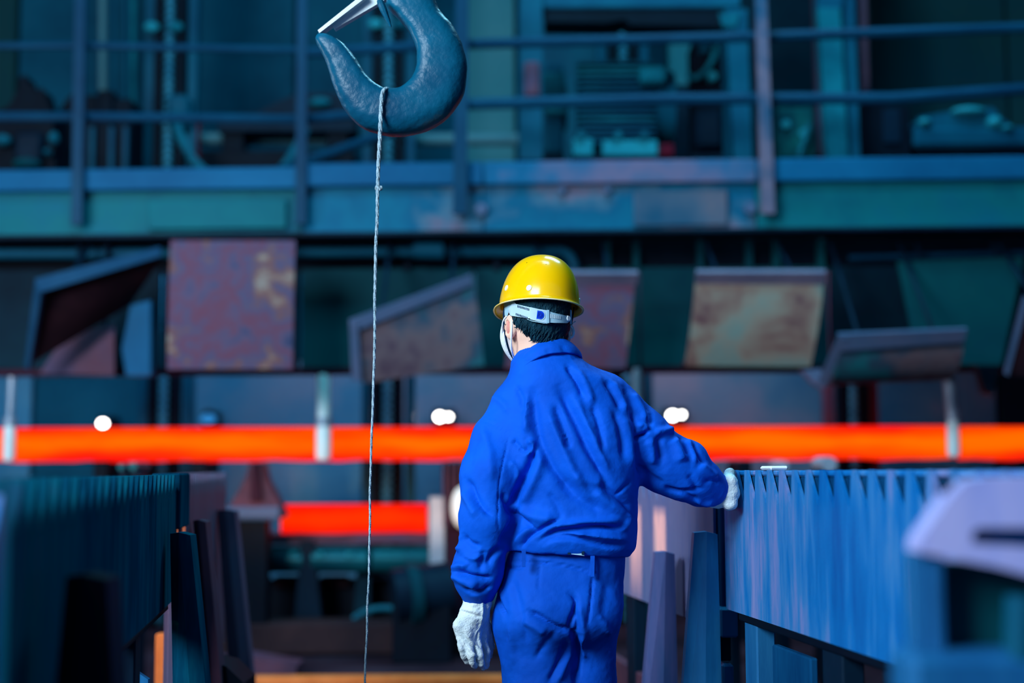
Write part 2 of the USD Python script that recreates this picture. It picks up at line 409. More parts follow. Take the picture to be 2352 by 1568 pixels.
ll = ['wall_grey', 'wall_teal', 'wall_grey', 'wall_grey', 'wall_grey', 'wall_grey', 'hood_dark']
for i in range(len(xl) - 1):
    part('lower_wall_panel', box((xl[i] + 0.015, WB, 0.0), (xl[i + 1] - 0.015, WB + 0.08, 2.18), 0.01), ll[i], wb)
part('wall_core', box((-14, WB + 0.08, 0), (14, WB + 0.3, 9.0)), 'black_steel', wb)
part('wall_left', box((-12.3, -4, 0), (-12.0, 12.9, 9.0)), 'wall_teal', kind='structure')
part('wall_right', box((12.0, -4, 0), (12.3, 12.9, 9.0)), 'wall_teal', kind='structure')
part('ceiling', box((-12.3, -4, 9.0), (12.3, 12.9, 9.2)), 'dark_steel', kind='structure')

# ================================================================ raised platform across the hall
DG = 9.3
zt = W(1176, 372, DG)[2]; zb = W(1176, 528, DG)[2]; zm = W(1176, 424, DG)[2]
def tilt(m):
    """The platform stands a little askew: its right end is nearer and a hair higher."""
    v, f = arr(m); v = v.copy()
    v[:, 1] -= v[:, 0] * 0.03; return (v, f)
g = thing('platform_girder', 'long teal steel girder with rust patches carrying the raised platform across the hall', 'girder', (0, DG, zb))
mat('girder_dark', [(0.002, 0.07, 0.12), (0.003, 0.12, 0.15), (0.003, 0.10, 0.17)], 1.3, 0.5)  # dark end segments, their colour also carrying light falloff to the sides
mat('flange_blue', [(0.002, 0.06, 0.15), (0.004, 0.10, 0.22)], 1.4, 0.5)
for x0, x1, mw, mf_ in ((-620, 690, 'girder_dark', 'flange_blue'), (690, 1110, 'girder_paint', 'flange_blue'), (1110, 1735, 'girder_paint', 'flange_paint'), (1735, 3000, 'girder_dark', 'flange_blue')):
    xa, xb = W(x0, 450, DG)[0] + .003, W(x1, 450, DG)[0] - .003
    part('web', tilt(box((xa, DG + 0.04, zb), (xb, DG + 0.09, zm), .004)), mw, g)
    part('top_flange', tilt(box((xa, DG - 0.02, zm - (.012 if x0 < 0 else 0)), (xb, DG + 0.3, zt - (.02 if x0 < 0 else 0)), 0.008)), mf_, g, label='bluish top flange with pink rust' if mf_ == 'flange_paint' else None)
part('bottom_flange', tilt(box((-6, DG - 0.005, zb - 0.03), (6, DG + 0.3, zb), 0.006)), 'dark_steel', g)
part('lap_plate', tilt(box((W(345, 0, DG)[0], DG - 0.01, W(500, 522, DG)[2]), (W(660, 0, DG)[0], DG + 0.05, W(500, 455, DG)[2]), 0.006)), 'girder_teal', g)
part('lap_plate', tilt(box((W(1450, 0, DG)[0], DG + 0.0, W(1500, 520, DG)[2]), (W(1660, 0, DG)[0], DG + 0.05, W(1500, 440, DG)[2]), 0.006)), 'girder_rosy', g)
for x in (1105, 1720, 1290, 1395):
    c = W(x, 480 if x != 1290 and x != 1395 else 437, DG)
    part('bolt_head', tilt(cyl((c[0], DG - 0.015, c[2]), (c[0], DG + 0.05, c[2]), 0.04 if c[2] < zm - 0.1 else 0.022, 12)), 'plate_edge', g)
part('platform_deck', tilt(box((-6, DG + 0.55, zt - 0.06), (6, WB - 0.35, zt - 0.006))), 'dark_steel', label='dark steel plate deck behind the top edge of the girder', cat='platform')

gr = thing('guard_rail', 'blue painted guard rail of upright posts and two long rails along the platform edge', 'railing', (0, DG, zt))
def upright(x0t, x1t, x0b, x1b, yb, m, d=DG - 0.12):
    part('rail_post', prism([(x0t, -260), (x1t, -260), (x1b, yb), (x0b, yb)], d, 0.05), m, gr)
upright(175, 199, 163, 187, 515, 'rail_paint', DG - 0.0)
upright(684, 706, 678, 702, 514, 'rail_paint', DG - 0.03)
upright(1050, 1078, 1040, 1072, 490, 'rail_paint', DG - 0.10)
upright(1728, 1752, 1750, 1780, 490, 'rusty_post_paint', DG - 0.16)
upright(2440, 2464, 2450, 2476, 490, 'rail_paint', DG - 0.20)
def rail(pts, th, d, m='rail_paint'):
    for (xa, ya), (xb, yb) in zip(pts[:-1], pts[1:]):
        a, b = W(xa, ya, d), W(xb, yb, d)
        part('rail', tube([a, b], th, 8), m, gr)
rail([(-60, 106), (180, 105), (690, 115)], 0.026, DG + 0.10)
rail([(690, 122), (1052, 102), (1745, 84), (2464, 60)], 0.036, DG + 0.02)
rail([(-60, 268), (180, 268), (690, 274), (1052, 240)], 0.033, DG + 0.10)
rail([(1052, 240), (1500, 228), (1760, 226), (2050, 226), (2464, 197)], 0.040, DG - 0.02)
rail([(-60, -120), (690, -118), (1052, -122), (2464, -152)], 0.035, DG + 0.05)

# ---- screw columns: two uprights with a threaded spindle between them, from the floor up past the platform
def screw_column(xc, d, yt, label, half=26, m_up='black_steel', light=None, nut=None):
    c = W(xc, 900, d); s = d / F
    t = thing('screw_column', label, 'machine column', (c[0], d, 0), 'threaded screw columns behind the platform')
    zt_ = 7.2
    for sg in (-1, 1):
        part('upright', box((c[0] + sg * half * s - 0.03, d - 0.02, 0), (c[0] + sg * half * s + 0.03, d + 0.12, zt_), 0.006), m_up, t)
        part('outer_upright', box((c[0] + sg * (half + 25) * s - 0.035, d + 0.05, 0), (c[0] + sg * (half + 25) * s + 0.035, d + 0.2, zt_), 0.006), light or 'machine_blue', t)
    pr = []; z = 0.02; k = 0
    while z < zt_:                                                  # square thread
        pr += [(0.026, z), (0.026, z + 0.022), (0.042, z + 0.03), (0.042, z + 0.052)]; z += 0.06
    part('screw', lathe(pr, (c[0], d - 0.01, 0), 'z', 12), 'screw_steel', t)
    part('back_plate', box((c[0] - half * s, d + 0.1, 0), (c[0] + half * s, d + 0.13, zt_)), 'black_steel', t)
    if nut:
        part('nut_housing', bpx(nut[0], nut[1], nut[2], nut[3], d - 0.1, 0.2, 0.03), 'machine_blue', t)
    if yt:
        for sg in (-1, 1):
            q = W(xc + sg * 28, yt, d - 0.05)
            v, f = arr(trimesh.creation.icosphere(2, 0.05)); part('cap_nut', (v * [1.2, 0.7, 0.85] + q, f), 'pale_teal' if sg < 0 else 'machine_teal', t)
    return t
screw_column(376, 11.2, 62, 'dark threaded screw column behind the rails left of the crane hook', nut=(382, 215, 432, 292))
screw_column(890, 11.2, 55, 'dark threaded screw column seen through the opening of the crane hook')
screw_column(1440, 11.2, None, 'threaded screw column rising behind the helmeted worker')
screw_column(1960, 11.2, None, 'threaded screw column behind the small tilted tray at the right', light='maroon_steel')

# ---- machines on the platform
def plinth(t, x0, x1, y, d, dep):
    a, b, c = W(x0, y, d), W(x1, y, d), W((x0 + x1) / 2, y, d)
    part('plinth', box((a[0], d, zt - 0.006), (b[0], d + dep, c[2]), 0.005), 'dark_steel', t)

mo = thing('electric_motor', 'teal electric motor with horizontal cooling fins standing on the platform', 'motor', W(1430, 350, 10.4))
part('housing', bpx(1330, 138, 1502, 345, 10.45, 0.5, 0.05), 'machine_blue', mo)
for i in range(15):
    y = 140 + i * 13.0
    part('cooling_fin', bpx(1326, y, 1506, y + 6, 10.40, 0.12, 0.002), 'machine_teal' if i in (1, 2, 10) else 'machine_blue', mo)
part('end_bell', cyl(W(1500, 245, 10.7), W(1545, 245, 10.7), 0.27, 24), 'machine_blue', mo)
part('terminal_box', bpx(1470, 150, 1530, 190, 10.3, 0.2, 0.02), 'machine_teal', mo)
part('foot', bpx(1316, 318, 1362, 356, 10.35, 0.4, 0.006), 'pale_teal', mo)
part('foot', bpx(1384, 322, 1510, 356, 10.35, 0.4, 0.006), 'pale_teal', mo)
for x in (1335, 1420, 1480):
    q = W(x, 310, 10.32); part('bolt', cyl(q, q + [0, 0.1, 0], 0.03, 10), 'machine_teal', mo)
plinth(mo, 1318, 1515, 356, 10.35, 0.5)

gb = thing('gear_box', 'teal gear box with pale panels just left of the finned motor', 'gear box', W(1280, 350, 10.6))
part('case', bpx(1240, 145, 1296, 352, 10.75, 0.4, 0.02), 'machine_blue', gb)
part('side_panel', bpx(1248, 165, 1298, 222, 10.7, 0.06, 0.01), 'machine_teal', gb)
part('side_panel', bpx(1252, 243, 1300, 258, 10.66, 0.1, 0.01), 'pale_teal', gb)
part('flange_ring', cyl(W(1294, 245, 10.95), W(1302, 245, 10.95), 0.19, 24), 'machine_teal', gb)
plinth(gb, 1240, 1296, 352, 10.75, 0.4)

fr = thing('machine_frame', 'tall blue steel frame with a heavy dark cross beam around the finned motor', 'machine frame', W(1430, 360, 9.95))
part('post', prism([(1196, -200), (1246, -200), (1246, 366), (1192, 366)], 9.95, 0.15), 'machine_blue', fr)
part('post', prism([(1666, 20), (1716, 20), (1728, 366), (1686, 366)], 9.95, 0.15), 'machine_blue', fr)
part('cross_beam', bpx(1200, -120, 1700, 18, 10.0, 0.25, 0.01), 'machine_blue', fr)
part('beam_underside', prism([(1250, 12), (1664, 14), (1664, 62), (1450, 56), (1436, 44), (1390, 52), (1252, 50)], 10.02, 0.3), 'black_steel', fr)
part('gusset', prism([(1652, 30), (1700, 30), (1690, 60), (1660, 60)], 9.93, 0.05), 'machine_teal', fr)
part('rust_cover', bpx(1204, 140, 1240, 222, 9.9, 0.06, 0.02), 'maroon_steel', fr)
plinth(fr, 1186, 1740, 366, 9.95, 0.2)
pp = thing('valve_stand', 'dark valve stand with small round gauge right of the finned motor', 'valve', W(1620, 350, 10.5))
part('column', bpx(1590, 100, 1660, 352, 10.6, 0.25, 0.01), 'black_steel', pp)
q = W(1637, 174, 10.5); part('gauge', cyl(q, q + [0, 0.1, 0], 0.034, 16), 'pale_teal', pp, label='small bright round gauge face')
q = W(1618, 110, 10.5); part('gauge', cyl(q, q + [0, 0.1, 0], 0.034, 16), 'machine_blue', pp)
part('pipe', tube(spline([W(1580, 175, 10.55), W(1600, 178, 10.5), W(1630, 150, 10.5), W(1645, 90, 10.5)], 12), 0.022, 8), 'machine_teal', pp)
part('valve_body', bpx(1600, 250, 1660, 340, 10.5, 0.2, 0.03), 'dark_steel', pp)
plinth(pp, 1588, 1662, 352, 10.5, 0.3)
part('red_box', bpx(1518, 330, 1548, 358, 10.2, 0.15, 0.008), 'red_paint', label='small dark red box low beside the foot of the finned motor', cat='box')
bk = thing('wall_cabinet', 'pale grey upright cabinet standing behind the motor end', 'cabinet', W(1560, 200, 11.8))
part('cabinet_body', bpx(1536, 92, 1586, 196, 11.8, 0.3, 0.01), 'wall_pale', bk); part('cabinet_base', bpx(1534, 196, 1588, 470, 11.8, 0.3, 0.01), 'dark_steel', bk)

rp = thing('leaning_post', 'blue steel post leaning slightly left behind the right end of the guard rail', 'post', W(1915, 365, 9.9))
part('post_face', prism([(1878, 18), (1930, 18), (1948, 366), (1900, 366)], 9.9, 0.12), 'machine_teal', rp)
part('post_side', prism([(1930, -120), (1958, -120), (1976, 366), (1948, 366)], 9.98, 0.12), 'machine_blue', rp)
part('post_top', prism([(1876, -200), (1956, -200), (1934, 18), (1878, 18)], 9.92, 0.12), 'machine_blue', rp)
plinth(rp, 1896, 1980, 366, 9.9, 0.2)
gc = thing('control_cabinet', 'dark green control cabinet with pale fittings between the rusty post and the leaning post', 'cabinet', W(1840, 365, 10.6))
part('cabinet_body', bpx(1786, 244, 1872, 366, 10.7, 0.5, 0.02), 'machine_green', gc)
for x, y, r in ((1806, 284, 0.03), (1848, 305, 0.035), (1853, 325, 0.025), (1841, 345, 0.02)):
    q = W(x, y, 10.66); part('fitting', cyl(q, q + [0, 0.08, 0], r, 12), 'pale_teal', gc)
part('fitting_pipe', tube(spline([W(1838, 360, 10.62), W(1842, 340, 10.62), W(1852, 310, 10.62), W(1858, 285, 10.62)], 10), 0.02, 8), 'machine_teal', gc)
plinth(gc, 1786, 1872, 366, 10.7, 0.5)
db = thing('dark_cabinet', 'black cabinet on the platform right of the leaning post', 'cabinet', W(2020, 365, 10.2))
part('cabinet_body', bpx(1956, 244, 2092, 366, 10.3, 0.5, 0.01), 'black_steel', db)
part('cabinet_panel', bpx(2030, 250, 2070, 330, 10.28, 0.05, 0.01), 'dark_steel', db)
part('top_lump', bpx(1985, 196, 2024, 226, 10.5, 0.3, 0.06), 'black_steel', db)
part('top_riser', bpx(1975, 222, 2040, 250, 10.45, 0.3, 0.01), 'black_steel', db)
plinth(db, 1956, 2092, 366, 10.3, 0.5)
rm = thing('covered_machine', 'low machine with teal highlights built as pale lumps at the right end of the platform', 'machine', W(2220, 350, 10.3))
part('body', bpx(2100, 290, 2420, 338, 10.3, 0.6, 0.03), 'machine_blue', rm)
part('hump', prism([(2100, 296), (2112, 268), (2180, 256), (2200, 250), (2280, 246), (2300, 270), (2340, 300)], 10.35, 0.4), 'machine_blue', rm)
for x, y, w, h in ((2225, 256, 42, 11), (2283, 282, 18, 15), (2310, 296, 18, 7), (2122, 282, 14, 9)):
    v, f = arr(trimesh.creation.icosphere(2, 1.0)); part('highlight_lump', (v * [w * 10.3 / F, 0.08, h * 10.3 / F] + W(x, y, 10.33), f), 'pale_teal', rm)  # teal highlights put in as pale blobs
part('base', bpx(2100, 338, 2420, 420, 10.4, 0.5, 0.01), 'black_steel', rm)
plinth(rm, 2100, 2420, 420, 10.4, 0.5)

lm = thing('pump_set', 'dark pump set with jagged outline at the far left of the platform', 'pump', W(60, 380, 10.4))
part('pump_body', prism([(-60, 400), (-60, 252), (0, 252), (22, 240), (40, 205), (44, 178), (58, 172), (64, 190), (76, 196), (82, 212), (92, 200), (100, 206), (108, 232), (120, 258), (128, 400)], 10.5, 0.22), 'black_steel', lm)
part('pump_flank', bpx(30, 300, 96, 372, 10.42, 0.2, 0.03), 'dark_steel', lm)
for x, y, w, h in ((6, 322, 20, 14), (124, 318, 12, 16), (110, 350, 8, 9), (62, 376, 34, 14)):
    v, f = arr(trimesh.creation.icosphere(2, 1.0)); part('fitting', (v * [w * 10.4 / F, 0.06, h * 10.4 / F] + W(x, y, 10.42), f), 'hose_rubber' if y < 370 else 'machine_green', lm)
plinth(lm, -60, 130, 400, 10.5, 0.22)
lc = thing('switch_cabinet', 'row of dark switch cabinets behind the leftmost rail post', 'cabinet', W(230, 380, 10.8))
part('cabinet', prism([(132, 400), (134, 258), (150, 232), (168, 212), (180, 222), (182, 400)], 10.8, 0.4), 'black_steel', lc)
part('cabinet', bpx(186, 218, 224, 400, 10.8, 0.4, 0.01), 'black_steel', lc)
part('cabinet', bpx(222, 206, 256, 400, 10.75, 0.4, 0.01), 'black_steel', lc)
part('cabinet', bpx(258, 226, 300, 400, 10.8, 0.4, 0.01), 'black_steel', lc)
for x in (205, 249, 282): part('edge_strip', bpx(x, 290, x + 10, 398, 10.74, 0.05, 0.003), 'machine_blue', lc)
plinth(lc, 132, 300, 400, 10.8, 0.5)
for i, (x, w, y1, m) in enumerate(((236, 9, 208, 'pipe_grey'), (262, 5, 250, 'machine_blue'), (288, 6, 215, 'machine_blue'), (306, 7, 230, 'machine_teal'))):
    part('vertical_pipe', tube([W(x, -200, 11.9), W(x, y1 + 240, 11.9)], w * 11.9 / F, 10), m, label=['thickest pale pipe rising above the dark switch cabinets at the left', 'thin pipe just right of the thickest pale pipe', 'blue pipe second from the right above the switch cabinets', 'teal pipe nearest the left screw column'][i], cat='pipe')
part('hanging_hose', tube(spline([W(404, 255, 10.6), W(410, 300, 10.55), W(428, 340, 10.5), W(452, 378, 10.5), W(500, 415, 10.5), np.array([W(560, 400, 10.5)[0], 10.5, zt + .034]), W(625, 412, 10.5), W(672, 355, 10.5), W(700, 300, 10.6)], 50), 0.038, 12), 'hose_rubber', label='thick hose hanging in a loop under the left screw column', cat='hose')
part('long_pipe', tube([W(425, 320, 11.5), W(1190, 320, 11.5)], 0.052, 14), 'pipe_grey', label='long pale horizontal pipe running behind the rail posts', cat='pipe')
part('brace_bar', tube([W(905, 300, 10.2) + (W(700, 372, 10.2) - W(905, 300, 10.2)) * (W(905, 300, 10.2)[2] - zt - .03) / (W(905, 300, 10.2)[2] - W(700, 372, 10.2)[2]), W(905, 300, 10.2)], 0.035, 10), 'rail_paint', label='slanting blue brace bar below the crane hook', cat='brace')
cv = thing('conveyor_cover', 'low dark machine cover rising to the right behind the second rail post', 'machine cover', W(600, 300, 11.0))
part('cover_slope', prism([(500, 262), (590, 258), (640, 232), (690, 212), (800, 215), (815, 240), (815, 300), (500, 300)], 11.1, 0.3), 'dark_steel', cv)
part('cover_base', box((W(440, 0, 11.1)[0], 11.1, zt - .006), (W(815, 0, 11.1)[0], 11.4, W(600, 345, 11.1)[2]), 0.01), 'black_steel', cv)
part('cover_leg', bpx(510, 296, 560, 350, 11.15, 0.2, 0.01), 'black_steel', cv); part('cover_leg', bpx(750, 296, 800, 350, 11.15, 0.2, 0.01), 'black_steel', cv)
v, f = arr(trimesh.creation.icosphere(2, 1.0)); part('lid_knob', (v * [0.09, 0.06, 0.04] + W(735, 236, 11.06), f), 'machine_teal', cv)
q = W(456, 285, 10.9); part('red_lamp', lathe([(0, zt - .006 - q[2]), (0.012, zt - .006 - q[2]), (0.012, 0), (0.035, 0), (0.03, 0.06), (0, 0.08)], q, 'z', 12), 'red_paint', label='tiny dark red cone beside the hanging hose', cat='marker')

# ================================================================ beneath the platform: hood and hinged rusty covers
DH = 9.75
hd = thing('hood', 'dark teal sheet hood hanging under the platform behind the rusty covers', 'machine hood', W(1176, 850, DH))
zz0, zz1 = W(1176, 852, DH)[2], zb - 0.01
edges = [-80, 370, 690, 1090, 1470, 1905, 2440]
for i in range(6):
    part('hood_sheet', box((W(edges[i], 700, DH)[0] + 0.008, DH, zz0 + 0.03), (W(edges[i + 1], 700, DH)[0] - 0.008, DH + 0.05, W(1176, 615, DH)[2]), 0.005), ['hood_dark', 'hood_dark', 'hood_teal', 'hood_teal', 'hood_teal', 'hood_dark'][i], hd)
part('hood_top', box((-6, DH + 0.1, W(1176, 620, DH)[2]), (6, DH + 0.15, zz1 + 0.25)), 'black_steel', hd)
part('lower_lip', box((W(-80, 845, DH)[0], DH - 0.02, zz0 - 0.02), (W(2440, 845, DH)[0], DH + 0.06, zz0 + 0.03), 0.005), 'maroon_edge', hd, label='dark maroon lower lip')
for x in (1395, 1462, 1610, 1722, 1785, 1888, 935, 1140, 560, 240):
    part('stiffener', bpx(x - 7, 548, x + 7, 622, DH - 0.02, 0.1, 0.004), 'hood_teal' if x > 1300 else 'dark_steel', hd)
part('header_pipe', tube(spline([W(-60, 584, DH - 0.14), W(300, 582, DH - 0.14), W(680, 580, DH - 0.14), W(1000, 578, DH - 0.14), W(1270, 578, DH - 0.14)], 24), 0.036, 12), 'machine_blue', label='blue header pipe running under the platform to the left of the helmet', cat='pipe')
part('elbow_pipe', tube(spline([W(1272, 578, DH - 0.14), W(1300, 580, DH - 0.14), W(1315, 596, DH - 0.14), W(1318, 640, DH - 0.14)], 16), 0.034, 12), 'machine_blue', label='short bent pipe turning down just above the yellow helmet', cat='pipe')
q = W(985, 575, DH - 0.2); part('pipe_coupling', cyl(q - [0.1, 0, 0], q + [0.1, 0, 0], 0.06, 14), 'machine_blue', label='fat coupling on the header pipe right of the rope', cat='coupling')
part('thin_pipe', tube([W(1950, 592, DH - 0.1), W(2400, 580, DH - 0.1)], 0.018, 8), 'rail_paint', label='thin blue pipe under the platform at the right edge', cat='pipe')

def cover(name, label, quad, depths, thick, m, edge_top=None, edge_left=None, bend=0.0, bottom=None, m_edge='plate_edge', hinge=True, et=0.05):
    q = [W(x, y, d) for (x, y), d in zip(quad, depths)]
    t = thing(name, label, 'cover plate', (q[0] + q[1]) / 2)
    part('plate', slab(q, thick, bend), m, t)
    if edge_top: part('top_edge', slab([W(x, y, d) for (x, y), d in edge_top], 0.03), m_edge, t)
    if edge_left: part('left_edge', slab([W(x, y, d) for (x, y), d in edge_left], 0.03), m_edge, t)
    if bottom: part('bottom_edge', slab([W(x, y, d) for (x, y), d in bottom], 0.02), 'maroon_edge', t)
    if hinge:
        a, b = q[0] * 0.8 + q[1] * 0.2, q[0] * 0.2 + q[1] * 0.8
        for p in (a, b):
            part('hanger', tube([p + [0, 0.02, -0.02], np.array([p[0], DG + 0.25, zb - 0.034])], 0.014, 8), 'dark_steel', t)
    return t
cover('chute_cover', 'dark cover plate swung up with its bright slanted edge at the far left', [(88, 655), (372, 592), (300, 700), (66, 840)], [8.9, 9.1, 9.4, 9.2], 0.02, 'rust_dark',
      [((80, 640), 8.85), ((368, 566), 9.05), ((370, 588), 9.05), ((90, 672), 8.85)], [((80, 645), 8.85), ((95, 668), 8.85), ((66, 850), 9.2), ((56, 842), 9.2)], m_edge='edge_blue')
cover('chute_flap', 'purple grey rusty flap hanging below the swung up dark cover at the left', [(150, 770), (262, 745), (262, 862), (90, 858)], [9.5, 9.5, 9.5, 9.5], 0.02, 'maroon_steel')
part('chute_bracket', prism([(300, 700), (345, 690), (345, 862), (290, 862), (280, 800)], 9.4, 0.1), 'flange_blue', label='blue bracket between the dark swung cover and the square rusty cover', cat='bracket')
cover('chute_cover', 'square rust mottled purple cover plate hanging upright left of the rope', [(392, 552), (678, 552), (672, 848), (384, 848)], [8.85] * 4, 0.025, 'rust_plate', None, None, 0.02,
      [((384, 842), 8.86), ((672, 842), 8.86), ((672, 862), 8.95), ((384, 864), 8.95)])
cover('chute_cover', 'tilted cover plate with pale slanted top edge and a teal patch right of the rope', [(820, 745), (1088, 648), (1112, 838), (834, 880)], [8.85, 8.95, 9.05, 9.0], 0.025, 'rust_plate_teal',
      [((802, 735), 8.8), ((1083, 630), 8.9), ((1086, 654), 8.92), ((806, 764), 8.82)], [((802, 738), 8.8), ((822, 742), 8.8), ((830, 876), 8.95), ((808, 872), 8.95)], 0.015)
cover('chute_cover', 'rusty cover plate half hidden behind the right side of the yellow helmet', [(1180, 648), (1458, 650), (1436, 846), (1160, 846)], [8.85, 8.85, 8.95, 8.95], 0.025, 'rust_plate', 
      [((1182, 628), 8.78), ((1466, 628), 8.78), ((1462, 654), 8.85), ((1180, 654), 8.85)], None, 0.03, [((1160, 842), 8.96), ((1436, 842), 8.96), ((1434, 858), 9.05), ((1160, 858), 9.05)], 'plate_edge_rosy')
cover('chute_cover', 'cover plate with pale worn centre and rusty border right of the helmet', [(1598, 648), (1892, 648), (1862, 842), (1574, 840)], [8.85, 8.85, 9.0, 9.0], 0.025, 'rust_plate_pale',
      [((1600, 626), 8.78), ((1898, 626), 8.78), ((1894, 654), 8.85), ((1598, 652), 8.85)], None, 0.04, [((1568, 836), 9.0), ((1864, 838), 9.0), ((1862, 854), 9.1), ((1566, 850), 9.1)], 'plate_edge_rosy')
cover('chute_tray', 'shallow brown tray shaped cover swung up at the right above the white post', [(1925, 800), (2215, 778), (2180, 872), (1900, 885)], [8.7, 8.7, 9.0, 9.0], 0.025, 'rust_plate_teal',
      [((1925, 768), 8.6), ((2222, 756), 8.6), ((2215, 786), 8.65), ((1935, 806), 8.65)], [((1925, 770), 8.6), ((1945, 780), 8.6), ((1896, 890), 8.95), ((1878, 878), 8.95)], 0.06)
cover('chute_wall', 'large dark blue chute side plate behind the tray at the right edge', [(2062, 600), (2352, 590), (2300, 838), (2110, 838)], [9.4, 9.4, 9.4, 9.4], 0.03, 'hood_teal')
cover('chute_cover', 'dark cover plate with a thin bright edge cut off by the right picture border', [(2362, 690), (2480, 680), (2480, 880), (2312, 860)], [8.8, 8.8, 9.0, 9.0], 0.025, 'rust_dark', None,
      [((2350, 680), 8.78), ((2362, 690), 8.78), ((2316, 864), 8.98), ((2306, 856), 8.98)])
part('chute_tooth', prism([(2244, 838), (2296, 838), (2280, 906), (2262, 900)], 9.3, 0.1), 'black_steel', label='black pointed bracket hanging below the chute side plate at the right', cat='bracket')
part('chute_lug', prism([(1840, 850), (1885, 846), (1898, 868), (1890, 892), (1868, 878)], 9.0, 0.08), 'plate_edge', label='small pale lug at the left foot of the brown tray', cat='bracket')

# ================================================================ glowing bars, guide posts, lamps
A = math.atan(456 / F)
U, V = np.array([-math.sin(A), math.cos(A), 0]), np.array([math.cos(A), math.sin(A), 0])      # along the cooling beds; across them
DB = 8.4
def hot_bar(name, label, p0, p1, half, m, dirv=None, ch=0.03, wob=0.0):
    a, b = np.array(p0), np.array(p1); L = np.linalg.norm(b - a); x = (b - a) / L
    y = np.cross([0, 0, 1.0], x); n = max(2, int(L / 0.12))
    sec = [(-1, -.7), (-.7, -1), (.7, -1), (1, -.7), (1, .7), (.7, 1), (-.7, 1), (-1, .7)]
    v = []
    for i in range(n + 1):
        c = a + (b - a) * i / n; w = wob * math.sin(i * 1.7) * math.sin(i * 0.6)
        v += [c + y * s * half + np.array([0, 0, t * half + (w if t < 0 else 0)]) for s, t in sec]
    v = np.array(v); f = []
    for i in range(n):
        for j in range(8):
            k = (j + 1) % 8
            f += [[i * 8 + j, (i + 1) * 8 + j, (i + 1) * 8 + k], [i * 8 + j, (i + 1) * 8 + k, i * 8 + k]]
    for j in range(1, 7): f += [[0, j, j + 1], [n * 8, n * 8 + j + 1, n * 8 + j]]
    m_ = trimesh.Trimesh(v, np.array(f), process=False); m_.fix_normals()
    return part(name, m_, m, label=label, cat='steel billet', smooth=30)
c0, c1 = W(-700, 1023, 10.15), W(2176, 1016, 10.45)
hot_bar('glowing_billet', 'long glowing orange billet crossing the whole hall behind the worker', c0, c1, 0.120, 'hot_orange', wob=0.008)
hot_bar('glowing_billet', 'glowing orange billet right of the short white sleeve at the right edge', W(2207, 1017, 10.45), W(3100, 1016, 10.55), 0.120, 'hot_orange', wob=0.008)
hot_bar('glowing_billet', 'short glowing red billet on the lower roller table left of the worker', W(646, 1191, 10.0), W(978, 1189, 10.2), 0.098, 'hot_red', wob=0.006)
hot_bar('glowing_bar', 'thin glowing amber bar low on the floor at the bottom of the picture', W(910, 1560, 8.3), W(1030, 1562, 8.3) , 0.022, 'hot_amber')

def guide_post(name, x, y0, y1, w, label, up):
    """A rod with a white sleeve hanging from the lower lip of the hood, in front of the billet."""
    d = DH + 0.02; c = W(x, y1, d); t = thing(name, label, 'post', (c[0], d, c[2])); s = d / F
    r = w / 2 * s; zt_, zb_ = W(x, y0, d)[2], c[2]
    part('sleeve', lathe([(0, zb_), (r * .8, zb_), (r, zb_ + 0.02), (r, zt_ - 0.03), (r * .8, zt_), (0, zt_)], (c[0], d, 0)), 'white_sleeve', t, label='white cylindrical sleeve')
    ru = up[0] / 2 * s; dx = up[1] * s
    part('upper_rod', tube([(c[0] + dx, d, zz0 - 0.015), (c[0], d, zt_ - 0.01)], ru, 16), up[2], t)
    part('collar', lathe([(0, zt_ - 0.01), (r * 1.02, zt_ - 0.01), (r * 1.02, zt_ + 0.05), (0, zt_ + 0.05)], (c[0], d, 0)), 'steel_light', t)
guide_post('guide_post', 743, 975, 1056, 34, 'white guide post in front of the billet left of the rope', (30, -1, 'white_sleeve'))
guide_post('guide_post', 20, 975, 1058, 27, 'white guide post with thin grey rod at the far left edge', (15, 2, 'steel_light'))
guide_post('guide_post', 2191, 962, 1048, 28, 'white guide post with blue rod where the billet ends at the right', (26, -8, 'steel_light'))
for i, (x, l) in enumerate(((250, 'dark billet cradle behind the left rack'), (470, 'dark billet cradle left of the pinkish bearing pedestal'), (1700, 'dark billet cradle behind the worker right hand'), (2330, 'dark billet cradle at the right picture edge'))):
    c = W(x, 1020, 10.3); part('billet_cradle', box((c[0] - .05, 10.1, 0), (c[0] + .05, 10.6, W(x, 1058, 10.3)[2] - .002), .005), 'black_steel', label=l, cat='stand')
part('shaft', tube([W(1462, 846, DH), W(1462, 1075, DH)], 0.033, 12), 'steel_light', label='pale vertical shaft just right of the worker shoulder', cat='shaft')

def lamp(x, y, rx, ry, d, label, m='lamp_white', second=None):
    c = W(x, y, d); s = d / F
    t = thing('wall_lamp', label, 'lamp', c, 'small bright lamps low on the back wall' if m == 'lamp_white' else None)
    pr = [(0, 0), (rx * s, 0), (rx * s, 0.03), (0, 0.03)]
    bulbs = [(x, y, rx, ry)] + ([second] if second else [])
    for bx, by, ax, ay in bulbs:
        v, f = arr(trimesh.creation.icosphere(3, 1.0)); part('bulb', (v * [ax * s, 0.03, ay * s] + W(bx, by, d), f), m, t, True)
        q = W(bx, by, d); part('reflector', lathe([(ax * s * .5, 0.10), (ax * s * 1.1, 0.02)], q, 'y', 20), 'dark_steel', t)
    xs_ = [W(b[0], b[1], d)[0] for b in bulbs]
    part('housing', box((min(xs_) - 0.06, d + 0.06, c[2] - 0.07), (max(xs_) + 0.06, WB - 0.001, c[2] + 0.07), 0.01), 'dark_steel', t)
lamp(236, 972, 10, 8, 12.3, 'single bright white lamp over the billet at the left')
lamp(1010, 957, 10, 9, 12.3, 'pair of bright white lamps left of the worker shoulder', second=(1030, 957, 7, 6))
